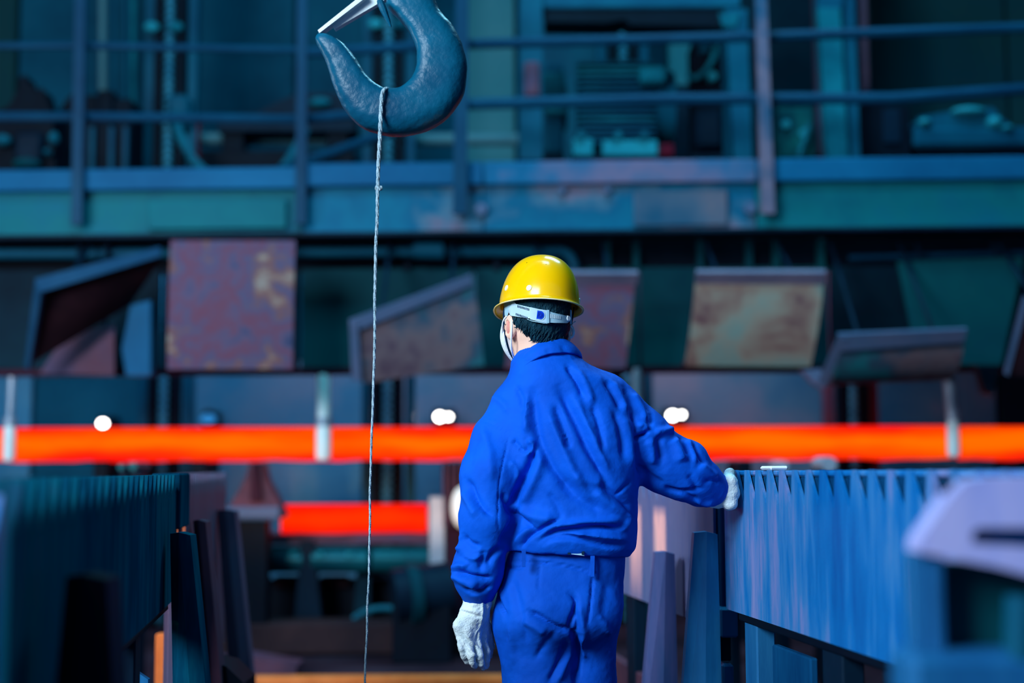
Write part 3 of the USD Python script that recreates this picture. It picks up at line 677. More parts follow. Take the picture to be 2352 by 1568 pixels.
lamp(1545, 954, 11, 9, 12.3, 'pair of bright white lamps right of the worker arm', second=(1566, 952, 6, 6))
lamp(478, 961, 19, 10, 12.3, 'dim blue lamp between the left screw column and the white guide post', 'lamp_blue')

# ---- lower roller table, seen down the gap left of the worker
DL = 9.9
tb = thing('roller_table', 'low roller table with dark rose ledge under the short red billet', 'roller table', W(800, 1240, DL))
part('ledge', bpx(545, 1227, 1060, 1250, DL - 0.05, 0.5, 0.01), 'maroon_steel', tb, label='dark rose coloured ledge')
for i, (xa, xb) in enumerate(((552, 700), (716, 850), (856, 1040))):
    a, b = W(xa, 1284, DL + 0.02), W(xb, 1284, DL + 0.02)
    part('roller', tube([a, a + [0.012, 0, 0], b - [0.012, 0, 0], b], [0.085, 0.094, 0.094, 0.085], 24), 'roller_teal', tb)
for x in (672, 735, 802):
    q = W(x, 1272, DL - 0.085); v, f = arr(trimesh.creation.icosphere(2, 0.024)); part('roller_highlight', (v * [1, .5, .7] + q, f), 'pale_teal', tb)  # highlights on the rollers built as pale blobs
part('pedestal', prism([(690, 1240), (722, 1240), (728, 1330), (738, 1425), (676, 1425), (684, 1330)], DL - 0.06, 0.12), 'dark_steel', tb)
part('pedestal', prism([(820, 1300), (850, 1300), (850, 1425), (812, 1425)], DL + 0.1, 0.1), 'hood_dark', tb)
part('under_box', bpx(552, 1330, 1060, 1470, DL + 0.35, 0.2, 0.01), 'black_steel', tb)
part('red_slot', bpx(630, 1322, 690, 1350, DL + 0.3, 0.06, 0.01), 'rust_dark', tb); part('red_slot', bpx(735, 1322, 800, 1350, DL + 0.3, 0.06, 0.01), 'rust_dark', tb)
part('foot_beam', bpx(440, 1432, 1180, 1502, DL - 0.5, 0.4, 0.01), 'brown_beam', tb)
bc = thing('bearing_cone', 'pinkish cone shaped bearing pedestal below the orange billet left of the red billet', 'pedestal', W(585, 1190, 9.4))
part('cone', prism([(572, 1062), (604, 1062), (612, 1100), (636, 1145), (655, 1186), (514, 1186), (540, 1140), (562, 1100)], 9.4, 0.18), 'maroon_steel', bc)
part('rib', prism([(578, 1062), (592, 1062), (600, 1150), (574, 1150)], 9.36, 0.05), 'maroon_edge', bc)
part('foot', bpx(508, 1164, 642, 1192, 9.36, 0.25, 0.01), 'plate_edge', bc)
part('column', box((W(545, 0, 9.42)[0], 9.42, W(585, 1432, 9.4)[2]), (W(625, 0, 9.42)[0], 9.6, W(585, 1196, 9.42)[2])), 'black_steel', bc)
ps = thing('plate_stand', 'pale upright plate at the right end of the short red billet', 'stand', W(1000, 1300, 9.7))
part('face_plate', bpx(986, 1140, 1022, 1298, 9.66, 0.05, 0.008), 'steel_light', ps)
part('leg', box((W(990, 0, 9.66)[0], 9.66, W(1000, 1432, 9.4)[2]), (W(1018, 0, 9.72)[0], 9.72, W(1000, 1298, 9.72)[2])), 'dark_steel', ps)
st = thing('spring_stack', 'pinkish column of ribs behind the worker elbow under the billet', 'machine part', W(1045, 1150, 9.6))
for i in range(4): part('rib', bpx(1018 + i * 14, 1062, 1026 + i * 14, 1210, 9.6, 0.08, 0.004), 'maroon_steel', st)
part('core', box((W(1016, 0, 9.68)[0], 9.68, W(1045, 1428, 9.4)[2]), (W(1078, 0, 9.68)[0], 9.76, W(1045, 1062, 9.68)[2]), 0.004), 'maroon_edge', st)
v, f = arr(trimesh.creation.icosphere(3, 1.0)); part('glint_cap', (v * [0.075, 0.05, 0.14] + W(1062, 1165, 9.57), f), 'white_sleeve', st, label='white round cap standing in for a glint')  # glint put in as a white blob
wp = thing('drive_coupling', 'dark round drive coupling low left of the worker glove', 'coupling', W(970, 1400, 9.5))
part('drum', cyl(W(905, 1370, 9.12), W(1035, 1350, 9.2), 0.17, 28), 'dark_steel', wp); part('rim', cyl(W(935, 1368, 9.13), W(960, 1365, 9.15), 0.195, 28), 'hood_teal', wp)
part('saddle', box((W(905, 0, 9.05)[0], 9.05, 0), (W(1036, 0, 9.05)[0], 9.28, W(970, 1390, 9.05)[2]), .01), 'black_steel', wp)
hz0 = W(1000, 1432, 9.4)[2] + .022
part('arched_hose', tube(spline([W(812, 1420, 9.5) * [1, 1, 0] + [0, 0, hz0], W(828, 1410, 9.5), W(868, 1397, 9.5), W(920, 1400, 9.5), W(985, 1412, 9.5), W(1040, 1420, 9.5) * [1, 1, 0] + [0, 0, hz0]], 30), 0.020, 8), 'hose_rubber', label='pale arched hose lying on the brown foot beam', cat='hose')
part('floor_channel', bpx(575, 1555, 1200, 1590, 8.05, 0.12, 0.01), 'orange_glow_steel', label='steel channel with orange glow in its colour along the bottom edge', cat='steel channel')
part('slab_block', prism([(505, 1510), (560, 1508), (680, 1530), (680, 1566), (505, 1566)], 8.4, 0.3), 'maroon_steel', label='purple slab block on the floor left of the rope foot', cat='block')
for x, y, w, i in ((305, 1070, 12, 0), (277, 1072, 9, 1), (1800, 1068, 14, 2), (1905, 1066, 22, 3)):
    q = W(x, y, 8.0); part('roller_end', cyl(q, q + [0, 0.3, 0], w * 8 / F * 0.8, 16), 'roller_teal' if i in (0, 1) else 'steel_light', label=['right one of the two teal roller ends above the left bed', 'left one of the two teal roller ends above the left bed', 'smaller pale roller end above the right bed under the billet', 'larger pale roller end above the right bed under the billet'][i], cat='roller')
    part('roller_block', bpx(x - w, y + w * 0.8, x + w, y + 505, 8.02, 0.2, 0.01), 'dark_steel', label=['dark block carrying the right teal roller end', 'dark block carrying the left teal roller end', 'dark block under the smaller pale roller end', 'dark block under the larger pale roller end'][i], cat='roller stand')
# ================================================================ cooling beds left and right of the aisle
def streaky(name, cols, pos, rough, sx=5.0, sz=0.7, bump=0.15, spec=0.15):
    nodes = {'p': ('principled_bsdf', {'roughness': rough, 'specular_ior_level': spec}), 'g': ('geometry', {}), 'mp': ('mapping', {'scale': (sx, sx, sz)}),
             'n': ('noise_texture', {'scale': 3.0, 'detail': 6.0, 'roughness': 0.65}), 'n2': ('noise_texture', {'scale': 1.9, 'detail': 2.0}),
             'mx': ('mix_float', {'fac': 0.45}), 'r': ('rgb_ramp', {'ramp': list(zip(pos, cols))}), 'b': ('bump', {'strength': bump, 'distance': 0.01})}
    M[name] = usdkit.material(stage, '/World/Looks/' + name, nodes, [('g.position', 'mp.vector'), ('mp.vector', 'n.vector'), ('g.position', 'n2.vector'), ('n.fac', 'mx.a'), ('n2.fac', 'mx.b'),
        ('mx.result', 'r.fac'), ('r.color', 'p.base_color'), ('n.fac', 'b.height'), ('b.normal', 'p.normal')], surface='p.BSDF')
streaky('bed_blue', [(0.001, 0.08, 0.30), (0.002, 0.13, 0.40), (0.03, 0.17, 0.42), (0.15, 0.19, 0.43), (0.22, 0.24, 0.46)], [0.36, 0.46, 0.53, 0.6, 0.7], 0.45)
streaky('bed_lavender', [(0.05, 0.09, 0.26), (0.11, 0.13, 0.30), (0.16, 0.16, 0.32), (0.07, 0.12, 0.28)], [0.36, 0.47, 0.56, 0.68], 0.5)  # lavender of blue skylight and orange glow put into the colour
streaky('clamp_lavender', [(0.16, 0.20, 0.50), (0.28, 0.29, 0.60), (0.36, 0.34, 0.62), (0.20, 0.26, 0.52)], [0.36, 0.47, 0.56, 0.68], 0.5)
streaky('bed_dark', [(0.0008, 0.022, 0.05), (0.001, 0.042, 0.085), (0.002, 0.07, 0.11), (0.012, 0.045, 0.10)], [0.36, 0.46, 0.55, 0.68], 0.9, spec=0.0)  # darker copy of the bed blue, left rack's shade put into the colour
streaky('bed_purple', [(0.05, 0.03, 0.07), (0.10, 0.06, 0.11), (0.06, 0.07, 0.13)], [0.36, 0.5, 0.65], 0.6)
streaky('bracket_blue', [(0.004, 0.07, 0.20), (0.008, 0.12, 0.30), (0.02, 0.17, 0.36)], [0.36, 0.5, 0.66], 0.45, sz=0.9)
streaky('bracket_navy', [(0.002, 0.05, 0.15), (0.004, 0.08, 0.22), (0.01, 0.11, 0.26)], [0.36, 0.5, 0.66], 0.6, sz=0.9)
streaky('rack_navy', [(0.001, 0.03, 0.10), (0.003, 0.06, 0.16)], [0.4, 0.6], 0.8, spec=0.02)
streaky('bracket_violet', [(0.02, 0.08, 0.22), (0.08, 0.10, 0.27), (0.16, 0.14, 0.32)], [0.36, 0.5, 0.66], 0.5, sz=0.9)

def BF(s, t, z): return np.array([s, 0, 0])[:1] * V + t * U + np.array([0, 0, z])
def bed_box(s0, s1, t0, t1, z0, z1, ch=0.004):
    v, f = arr(box((s0, t0, z0), (s1, t1, z1), ch))
    return (v[:, :1] * V + v[:, 1:2] * U + v[:, 2:] * [0, 0, 1.0], f)
def st_of(px, py, d):
    p = W(px, py, d); return p @ V, p @ U, p[2]
SR, _, ZR = st_of(1660, 1395, 3.9)
SL, _, ZL = st_of(385, 1390, 3.9)
def t_at(px, s):
    """Where along a bed face (at s) a pixel column falls."""
    r = ray(px, 1080); a, b = r @ V, r @ U
    return s / a * b

def rack(name, label, s, side, t0, t1, z0, z1, m, pitch=0.092, depth=0.03, vh=0.084, thick=0.06, phase=0.0, group=None):
    """A serrated rack plate on edge: side is the direction (+1, -1) its toothed face looks in s."""
    body = Manifold.cube((thick, t1 - t0, z1 - z0)).translate((0, t0, z0))                       # face at x = 0, material behind
    cuts = []; t = t0 + phase
    while t < t1 - 0.02:
        a, b = t, t + pitch * 0.86                                                              # a: upright flank, b: sloping flank
        tri = ((a, z1 + .004), (b, z1 + .004), (a + pitch * .14, z1 - vh))
        pts = [(x, y, z) for x in (-0.004, thick + .004) for y, z in tri]
        cuts.append(Manifold.hull_points(np.array(pts))); t += pitch
    body = body - Manifold.batch_boolean(cuts, m3.OpType.Add)
    v, f = arr(body)
    v = v.copy(); x = v[:, 0] * (-side)
    if side > 0: f = f[:, ::-1]
    w = (s + x)[:, None] * V + v[:, 1:2] * U + v[:, 2:] * [0, 0, 1.0]
    c = (s - side * thick / 2) * V + t0 * U
    t_ = thing(name, label, 'rack plate', (c[0], c[1], 0), group)
    part('serrated_plate', (w, f), m, t_, False)
    return t_

ZT = 1.192
def backing(rk, s, t0, t1, z0, z1, m):
    part('backing_plate', bed_box(s, s + .02, t0, t1, z0, z1), m, rk)
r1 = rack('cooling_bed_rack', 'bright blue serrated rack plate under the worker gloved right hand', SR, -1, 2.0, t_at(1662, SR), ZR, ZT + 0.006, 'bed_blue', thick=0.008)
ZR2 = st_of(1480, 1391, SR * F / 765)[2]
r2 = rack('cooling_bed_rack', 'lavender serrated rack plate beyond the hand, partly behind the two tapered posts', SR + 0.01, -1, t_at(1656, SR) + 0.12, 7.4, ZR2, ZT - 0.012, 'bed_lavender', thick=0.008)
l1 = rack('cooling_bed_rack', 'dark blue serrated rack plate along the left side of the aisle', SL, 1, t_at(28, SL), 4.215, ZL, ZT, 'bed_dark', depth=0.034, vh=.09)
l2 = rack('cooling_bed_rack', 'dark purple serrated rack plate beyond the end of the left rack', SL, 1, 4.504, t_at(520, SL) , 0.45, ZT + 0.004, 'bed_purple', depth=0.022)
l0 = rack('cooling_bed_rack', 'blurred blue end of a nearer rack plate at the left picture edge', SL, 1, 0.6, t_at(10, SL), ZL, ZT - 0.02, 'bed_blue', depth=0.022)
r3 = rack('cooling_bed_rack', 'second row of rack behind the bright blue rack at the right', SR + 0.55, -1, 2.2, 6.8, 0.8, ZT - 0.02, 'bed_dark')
part('rack_beam', bed_box(SR + .012, SR + .05, 2.0, t_at(1664, SR), ZR + .004, ZT - .010), 'rack_navy', r1); part('top_rail', bed_box(SR + .010, SR + .05, 2.0, t_at(1664, SR), ZT - .009, ZT + .005), 'bed_blue', r1)
part('rack_beam', bed_box(SR + .022, SR + .06, t_at(1656, SR) + .09, 7.39, ZR2 + .004, ZT - .03), 'rack_navy', r2)
backing(l1, SL - .115, t_at(28, SL), t_at(404, SL), ZT - .3, ZT - .012, 'black_steel'); part('backing_tie', bed_box(SL - .1, SL - .055, t_at(28, SL), t_at(404, SL), ZT - .3, ZT - .26), 'black_steel', l1)
part('under_panel', bed_box(SL - .03, SL - .01, 4.52, t_at(520, SL), 0, .45), 'black_steel', l2)
# end cap where the left rack meets the next
part('end_cap', bed_box(SL - 0.07, SL + 0.012, 4.19, 4.50, ZT - 0.155, ZT + 0.004), 'bed_dark', l1)
part('stripe_splitter', bed_box(SL - .03, SL, 4.307, 4.404, .45, ZT - .126), 'bed_purple', l1)  # bar added to split the warm light into stripes
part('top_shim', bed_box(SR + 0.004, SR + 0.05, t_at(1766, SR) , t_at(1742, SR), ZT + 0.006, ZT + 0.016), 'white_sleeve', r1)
wl = thing('added_light_box', 'added slotted light box shaping unseen warm light beyond the left rack', 'lamp', (-2.2 * V + 3.95 * U))  # housing added to narrow the warm light to the rack gaps
for z0, z1 in ((.945, .965), (1.035, 1.055)): part('light_baffle', bed_box(-2.25, -1.5, 3.6, 4.7, z0, z1), 'black_steel', wl)
part('light_box_back', bed_box(-2.27, -2.25, 3.6, 4.7, .945, 1.055), 'black_steel', wl); part('light_box_stand', bed_box(-2.1, -2.05, 3.9, 4.0, 0, .945), 'black_steel', wl)
# substructure that carries the racks
def stand(rk, s0, s1, t0, t1, ztop, m='dark_steel', name='leg'):
    part(name, bed_box(s0, s1, t0, t1, 0.0, ztop), m, rk)
for px, w, m in ((1712, 0.05, 'bracket_navy'), (1895, 0.06, 'dark_steel'), (2040, 0.07, 'dark_steel')):
    t = t_at(px, SR); stand(r1, SR + 0.005, SR + 0.055, t - w, t + w, ZR + 0.003, m)
part('under_panel', bed_box(SR + 0.03, SR + 0.05, t_at(1822, SR), t_at(1738, SR), 0.0, ZR - 0.06), 'rack_navy', r1)
part('under_shelf', bed_box(SR - 0.0, SR + 0.06, 2.0, t_at(1690, SR), ZR - 0.02, ZR - 0.0), 'black_steel', r1)
for t in (5.0, 6.8): stand(r2, SR + 0.015, SR + 0.06, t - 0.06, t + 0.06, ZR2 + 0.003)
part('under_beam', bed_box(SR + 0.02, SR + 0.06, 4.4, 7.3, 0.05, 0.5), 'maroon_steel', r2)
for px in (120, 330): stand(l1, SL - 0.055, SL - 0.005, t_at(px, SL) - 0.05, t_at(px, SL) + 0.05, ZL + 0.003)
part('under_shelf', bed_box(SL - 0.06, SL - 0.0, 2.2, t_at(392, SL), ZL - 0.015, ZL + 0.002), 'black_steel', l1)
stand(l2, SL - 0.05, SL - 0.01, 5.0, 5.2, 0.46); stand(l0, SL - 0.05, SL - 0.01, 1.0, 1.2, ZL + 0.003)
for t in (2.8, 5.6): stand(r3, SR + 0.56, SR + 0.6, t, t + 0.1, 0.803)

def flip_y(m):
    return m
def tapered_post(label, x0, x1, yt, X0, X1, yb, d, dep, m, ridge=None, group='tapered posts beside the racks', chip=False):
    zb_ = 0.0
    k = (W(1176, yb, d)[2] - 0.0) / (W(1176, yt, d)[2] - W(1176, yb, d)[2])               # carry the taper on to the floor
    tl, tr, bl, br = W(x0, yt, d), W(x1, yt, d), W(X0, yb, d), W(X1, yb, d)
    bl = bl + (bl - tl) * k * 0.6; br = br + (br - tr) * k * 0.6; bl[2] = br[2] = 0
    t = thing('tapered_post', label, 'post', ((bl[0] + br[0]) / 2, d, 0), group)
    rx = lambda a, b, w: a * (1 - w) + b * w
    mid_t, mid_b = rx(tl, tr, .5), rx(bl, br, .6)
    P = [tl, tr, br, bl, mid_t, mid_b]
    front = np.array([tl + [0, .022, 0], mid_t + [0, 0, 0.004], tr + [0, .015, -0.004], br + [0, .015, 0], mid_b, bl + [0, .022, 0]])
    pts = np.vstack([front, front + [0, dep, 0]])
    hull = Manifold.hull_points(pts)
    part('post_body', hull, m, t, 20)
    return t
tp = tapered_post('tall blue tapered post in the gap right of the worker, nearest the hand', 1597, 1650, 1224, 1562, 1660, 1568, 3.82, 0.05, 'bracket_blue')
a, b = W(1652, 1395, 3.96), W(1693, 1462, 3.96); part('side_block', box((a[0], 3.94, b[2]), (b[0], 4.03, a[2]), 0.005), 'bracket_blue', tp)
a, b = W(1656, 1462, 3.96), W(1682, 1520, 3.96); part('side_web', box((a[0], 3.98, b[2]), (b[0], 4.02, a[2]), 0.003), 'dark_steel', tp)
a, b = W(1658, 1524, 3.96), W(1686, 1640, 3.96); part('side_foot', box((a[0], 3.95, 0), (b[0], 4.03, a[2]), 0.006), 'bracket_blue', tp)
tapered_post('violet blue tapered post farther back between the worker hip and the tall post', 1507, 1551, 1270, 1474, 1558, 1540, 4.28, 0.07, 'bracket_violet')
tapered_post('dark teal tapered post at the end of the left rack', 386, 434, 1226, 396, 482, 1568, 3.76, 0.07, 'bed_dark')
tapered_post('purple tapered post just behind the dark teal post at the left', 440, 470, 1196, 470, 512, 1520, 4.55, 0.08, 'maroon_steel')
tapered_post('dark post farther back on the left, beside the roller table', 496, 538, 1172, 530, 585, 1568, 5.8, 0.08, 'bed_purple')
tapered_post('broad near black blurred post in front of the left rack', 140, 238, 1326, 108, 262, 1568, 2.0, 0.07, 'black_steel')
# small floor brackets on the left, orange glow put into their colour
part('floor_bracket', box((W(356, 1500, 5.2)[0], 5.2, 0), (W(381, 1500, 5.2)[0], 5.26, W(370, 1456, 5.2)[2]), 0.004), 'orange_glow_steel', label='upright bracket with orange glow in its colour under the left rack', cat='bracket')
part('floor_bracket', box((W(537, 1500, 7.2)[0], 7.2, 0), (W(558, 1500, 7.2)[0], 7.28, W(548, 1479, 7.2)[2]), 0.004), 'orange_glow_steel', label='short bracket with orange glow in its colour standing left of the rope foot', cat='bracket')
part('floor_block', prism([(478, 1520), (520, 1530), (560, 1568), (560, 1640), (440, 1640), (440, 1516)], 4.6, 0.2), 'black_steel', label='black rounded block at the foot of the left tapered posts', cat='block')
part('floor_plate', prism([(262, 1508), (340, 1560), (340, 1700), (262, 1700)], 3.6, 0.02), 'bracket_blue', label='dark blue slanting plate below the left rack', cat='plate')
# blurred clamp in the right foreground
fc = thing('foreground_clamp', 'large blurred lavender clamp block in the right foreground', 'clamp', (W(2240, 1500, 1.62)[0], 1.62, 0))
dN = 1.62
part('jaw', prism([(2126, 1220), (2188, 1134), (2216, 1104), (2272, 1093), (2440, 1088), (2440, 1212), (2246, 1212), (2232, 1226), (2236, 1248), (2440, 1262), (2440, 1342), (2290, 1302), (2110, 1268), (2114, 1238)], dN, 0.05), 'clamp_lavender', fc)
part('jaw_slot', bpx(2228, 1208, 2440, 1256, dN + 0.03, 0.03), 'bracket_navy', fc)
part('upright', bpx(2104, 1270, 2140, 1500, dN + 0.02, 0.05, 0.004), 'bracket_navy', fc)
part('upright', bpx(2140, 1272, 2174, 1520, dN + 0.01, 0.05, 0.004), 'bracket_navy', fc)
part('back_panel', bpx(2172, 1290, 2440, 1560, dN + 0.06, 0.03, 0.004), 'hood_teal', fc)
part('side_pipe', tube([W(2346, 1368, dN), W(2340, 1640, dN)], 0.018, 16), 'machine_blue', fc)
part('base_block', box((W(2076, 1500, dN)[0], dN - 0.02, 0), (W(2440, 1500, dN)[0], dN + 0.07, W(2200, 1496, dN)[2]), 0.012), 'bracket_navy', fc)
part('jaw_dimple', cyl(W(2180, 1120, dN + .03), W(2180, 1120, dN + .145), 0.012, 14), 'black_steel', fc)

# ================================================================ crane hook and rope
mat('hook_paint', [(0.001, 0.055, 0.12), (0.001, 0.09, 0.17), (0.002, 0.13, 0.24)], 5.0, 0.36, bump=0.22, bscale=60, ior_level=0.22)
mat('bright_steel', [(0.72, 0.80, 0.84), (0.9, 0.93, 0.95)], 12.0, 0.35)
DK = 3.75
sec = np.array([  # outer x, y / inner x, y along the hook, from the shank round to the tip
    (985, -140, 905, -140), (985, -60, 898, -60), (1008, 20, 888, 6), (1042, 64, 916, 42), (1064, 110, 944, 80), (1073, 156, 957, 118), (1068, 205, 958, 150),
    (1048, 246, 948, 178), (1012, 282, 930, 198), (965, 304, 910, 207), (908, 312, 890, 207), (850, 301, 868, 198), (808, 273, 846, 178),
    (780, 232, 828, 152), (764, 192, 812, 128), (752, 150, 792, 106), (738, 120, 770, 90), (728, 102, 752, 82), (725, 92, 738, 80), (727, 86, 732, 81)], float)
tt = np.linspace(0, 1, len(sec)); cs_ = PchipInterpolator(tt, sec)(np.linspace(0, 1, 130))
NS = 40; ang = np.arange(NS) * 2 * np.pi / NS
V_, wid = [], []
thick = np.interp(np.linspace(0, 1, 130), [0, .1, .3, .55, .75, .9, .97, 1], [.040, .043, .054, .056, .048, .034, .02, .008])
for k, (ox, oy, ix, iy) in enumerate(cs_):
    o, i = W(ox, oy, DK), W(ix, iy, DK); c, h = (o + i) / 2, (o - i) / 2
    ca, sa = np.cos(ang), np.sin(ang)
    ex = np.sign(ca) * np.abs(ca) ** .62; ey = np.sign(sa) * np.abs(sa) ** .5
    wedge = 1 - 0.28 * np.maximum(ex, 0) ** 3                                                # thinner towards the outside
    V_.append(c + ex[:, None] * h + (ey * thick[k] * wedge)[:, None] * np.array([0, 1.0, 0]))
V_ = np.array(V_); n = len(V_); v = np.vstack([V_.reshape(-1, 3), V_[0].mean(0), V_[-1].mean(0)]); f = []
for i in range(n - 1):
    for j in range(NS):
        l = (j + 1) % NS; f += [[i * NS + j, i * NS + l, (i + 1) * NS + l], [i * NS + j, (i + 1) * NS + l, (i + 1) * NS + j]]
for j in range(NS): l = (j + 1) % NS; f += [[len(v) - 2, l, j], [len(v) - 1, (n - 1) * NS + j, (n - 1) * NS + l]]
hm = trimesh.Trimesh(v, np.array(f), process=False); hm.fix_normals()
hm = hm.subdivide(); hv = np.array(hm.vertices); hn = normals(hv, np.array(hm.faces))
hv = hv + hn * ((meshkit.fbm(hv * 28) - .5) * 0.0032 + (meshkit.fbm(hv * 75 + 9) - .5) * 0.0012)[:, None]
hk = thing('crane_hook', 'large dark blue forged crane hook hanging at the top of the picture', 'crane hook', W(950, -300, DK))
part('hook', (hv, np.array(hm.faces)), 'hook_paint', hk, True)
# safety latch: a bright folded strip closing the mouth, hinged at the shank
def strip(a, b, wa, wb, d, th, m, nm, lab=None):
    p, q = W(*a, d), W(*b, d); x = (q - p) / np.linalg.norm(q - p); y = np.cross(x, [0, 1.0, 0])
    pts = [e + y * s * w + np.array([0, t, 0]) for e, w in ((p, wa), (q, wb)) for s in (-1, 1) for t in (-th, th)]
    part(nm, Manifold.hull_points(np.array(pts)), m, hk, 20, label=lab)
strip((734, 77), (840, -6), 0.0045, 0.0062, DK - 0.012, 0.018, 'bright_steel', 'latch', 'bright steel safety latch')
strip((768, 66), (880, -10), 0.005, 0.016, DK + 0.004, 0.012, 'bright_steel', 'latch', 'bright steel safety latch')
strip((836, -4), (905, -50), 0.006, 0.012, DK, 0.02, 'bright_steel', 'latch_hinge')
part('nose_guide', tube(spline([W(872, 0, DK - .05), W(884, 30, DK - .052), W(898, 62, DK - .05)], 10), [0.008, .010, .010, .010, .009, .008, .007, .006, .004, .002], 10), 'hook_paint', hk)
zsh = W(945, -100, DK)[2]; xs_ = W(945, -100, DK)[0]
part('shank', lathe([(0, zsh - .02), (.045, zsh - .02), (.045, zsh + .22), (.06, zsh + .23), (.06, zsh + .3), (0, zsh + .3)], (xs_, DK, 0)), 'hook_paint', hk)
part('hook_block', box((xs_ - .2, DK - .1, zsh + .3), (xs_ + .2, DK + .1, zsh + .75), 0.04), 'hook_paint', hk)
for sx in (-.12, .12): part('hoist_rope', tube([(xs_ + sx, DK, zsh + .7), (xs_ + sx, DK, 8.99)], 0.012, 10), 'dark_steel', hk)
# the thin rope tied over the saddle of the hook
mat('rope_fibre', [(0.22, 0.34, 0.42), (0.52, 0.66, 0.74)], 60.0, 0.8, bump=0.6, bscale=300)
dR = DK - 0.066
path = [W(x, y, d) for x, y, d in ((893, 206, DK), (890, 203, DK - .02), (885, 204, DK - .05), (879, 212, dR), (876, 232, dR), (874, 270, dR), (873, 315, dR), (870, 370, dR), (868, 430, dR), (865, 520, dR), (862, 640, dR), (860, 780, dR), (857, 900, dR), (853, 1020, dR), (850, 1150, dR), (847, 1300, dR), (842, 1450, dR), (838, 1568, dR), (834, 1700, dR))]
end = np.array(path[-1]); path.append(np.array([end[0] - .012, dR, 0.3])); path.append(np.array([end[0] - .02, dR, 0.004]))
P = spline(path, 700); q = np.linspace(0, 1, 700)
hgt = np.interp(P[:, 2], [0, .7, 1.2, 1.9, 2.1, 2.6], [.0024, .0027, .0032, .0044, .0058, .0040])
wob = meshkit.noise(np.stack([P[:, 2] * 14, P[:, 2] * 0, P[:, 2] * 0], 1)) - .5; P[:, 0] += 0.0022 * wob * (P[:, 2] > .05)
tw = np.cumsum(np.r_[0, np.linalg.norm(np.diff(P, axis=0), axis=1)]) / 0.012
strands = [tube(P + np.stack([np.cos(tw + k * 2.09), np.sin(tw + k * 2.09), 0 * tw], 1) * (hgt * .45)[:, None], hgt * .62, 6) for k in range(3)]
rp_ = thing('rope', 'thin whitish twisted rope hanging from the crane hook to the floor', 'rope', P[-1])
part('strands', join(*strands), 'rope_fibre', rp_, True)
kn = W(870, 432, dR)
part('knot', tube([kn + [math.cos(a) * .006, math.sin(a) * .006, 0.004 * math.sin(2 * a)] for a in np.linspace(0, 6.28, 14)[:-1]], 0.0045, 8, closed=True), 'rope_fibre', rp_)
# ================================================================ the worker
DM = 3.63
def PX(x, y, d=DM): return W(x, y, d)
mat('skin', [(0.90, 0.50, 0.37), (0.98, 0.60, 0.46)], 9.0, 0.5)
mat('ear_pink', (0.75, 0.30, 0.25), rough=0.5)
mat('hair_black', [(0.004, 0.020, 0.034), (0.010, 0.055, 0.085)], 30.0, 0.38, bump=0.8, bscale=160, stretch=(1.6, 1, 0.5))
CLOTH = [(0.0, 0.078, 0.54), (0.0, 0.103, 0.67)]
def cloth(name, c1, c2):
    nodes = {'p': ('principled_bsdf', {'roughness': 0.75, 'specular_ior_level': 0.12, 'sheen_weight': 0.0, 'sheen_tint': (0.2, 0.5, 1.0)}), 'g': ('geometry', {}),
             'n': ('noise_texture', {'scale': 9.0, 'detail': 6.0}), 'r': ('rgb_ramp', {'ramp': [(0.35, c1), (0.68, c2)]}),
             'n2': ('noise_texture', {'scale': 45.0, 'detail': 5.0}), 'b': ('bump', {'strength': 0.18, 'distance': 0.01})}
    M[name] = usdkit.material(stage, '/World/Looks/' + name, nodes, [('g.position', 'n.vector'), ('g.position', 'n2.vector'), ('n.fac', 'r.fac'), ('r.color', 'p.base_color'), ('n2.fac', 'b.height'), ('b.normal', 'p.normal')], surface='p.BSDF')
cloth('jacket_cloth', *CLOTH)
cloth('trouser_cloth', (0.0, 0.062, 0.43), (0.0, 0.082, 0.54))
mat('glove_cotton', [(0.34, 0.44, 0.50), (0.66, 0.74, 0.78), (0.80, 0.85, 0.87)], 22.0, 0.85, bump=0.35, bscale=260, pos=[0.30, 0.44, 0.6])
mat('mask_cloth', [(0.80, 0.83, 0.86), (0.92, 0.93, 0.94)], 30.0, 0.85, bump=0.2, bscale=200)
mat('helmet_yellow', [(1.0, 0.47, 0.0), (1.0, 0.54, 0.001)], 4.0, 0.2, ior_level=0.35, coat=0.1)
mat('rim_highlight', [(1.0, 0.66, 0.12), (1.0, 0.85, 0.55)], 12.0, 0.3, ior_level=0.4)  # cream tone paints the bright highlight line along the brim edge
mat('scuff', (0.10, 0.05, 0.01), rough=0.7)
mat('white_plastic', (0.86, 0.89, 0.92), rough=0.3)
mat('strap_plastic', [(0.30, 0.50, 0.62), (0.40, 0.60, 0.72)], 20.0, 0.35)
mat('strap_white', [(0.42, 0.56, 0.68), (0.50, 0.64, 0.76)], 20.0, 0.35)
mat('strap_dark', (0.004, 0.02, 0.05), rough=0.5)
mat('logo_blue', (0.003, 0.05, 0.55), rough=0.4)
mat('logo_deep', (0.002, 0.02, 0.30), rough=0.4)
mat('shoe_black', (0.01, 0.01, 0.013), rough=0.5)
mat('eye_white', (0.8, 0.8, 0.8), rough=0.3)

man = thing('person', 'person in blue work clothes and yellow hard hat seen from behind, right hand on rack', 'person', (PX(1285, 1260)[0], DM, 0))

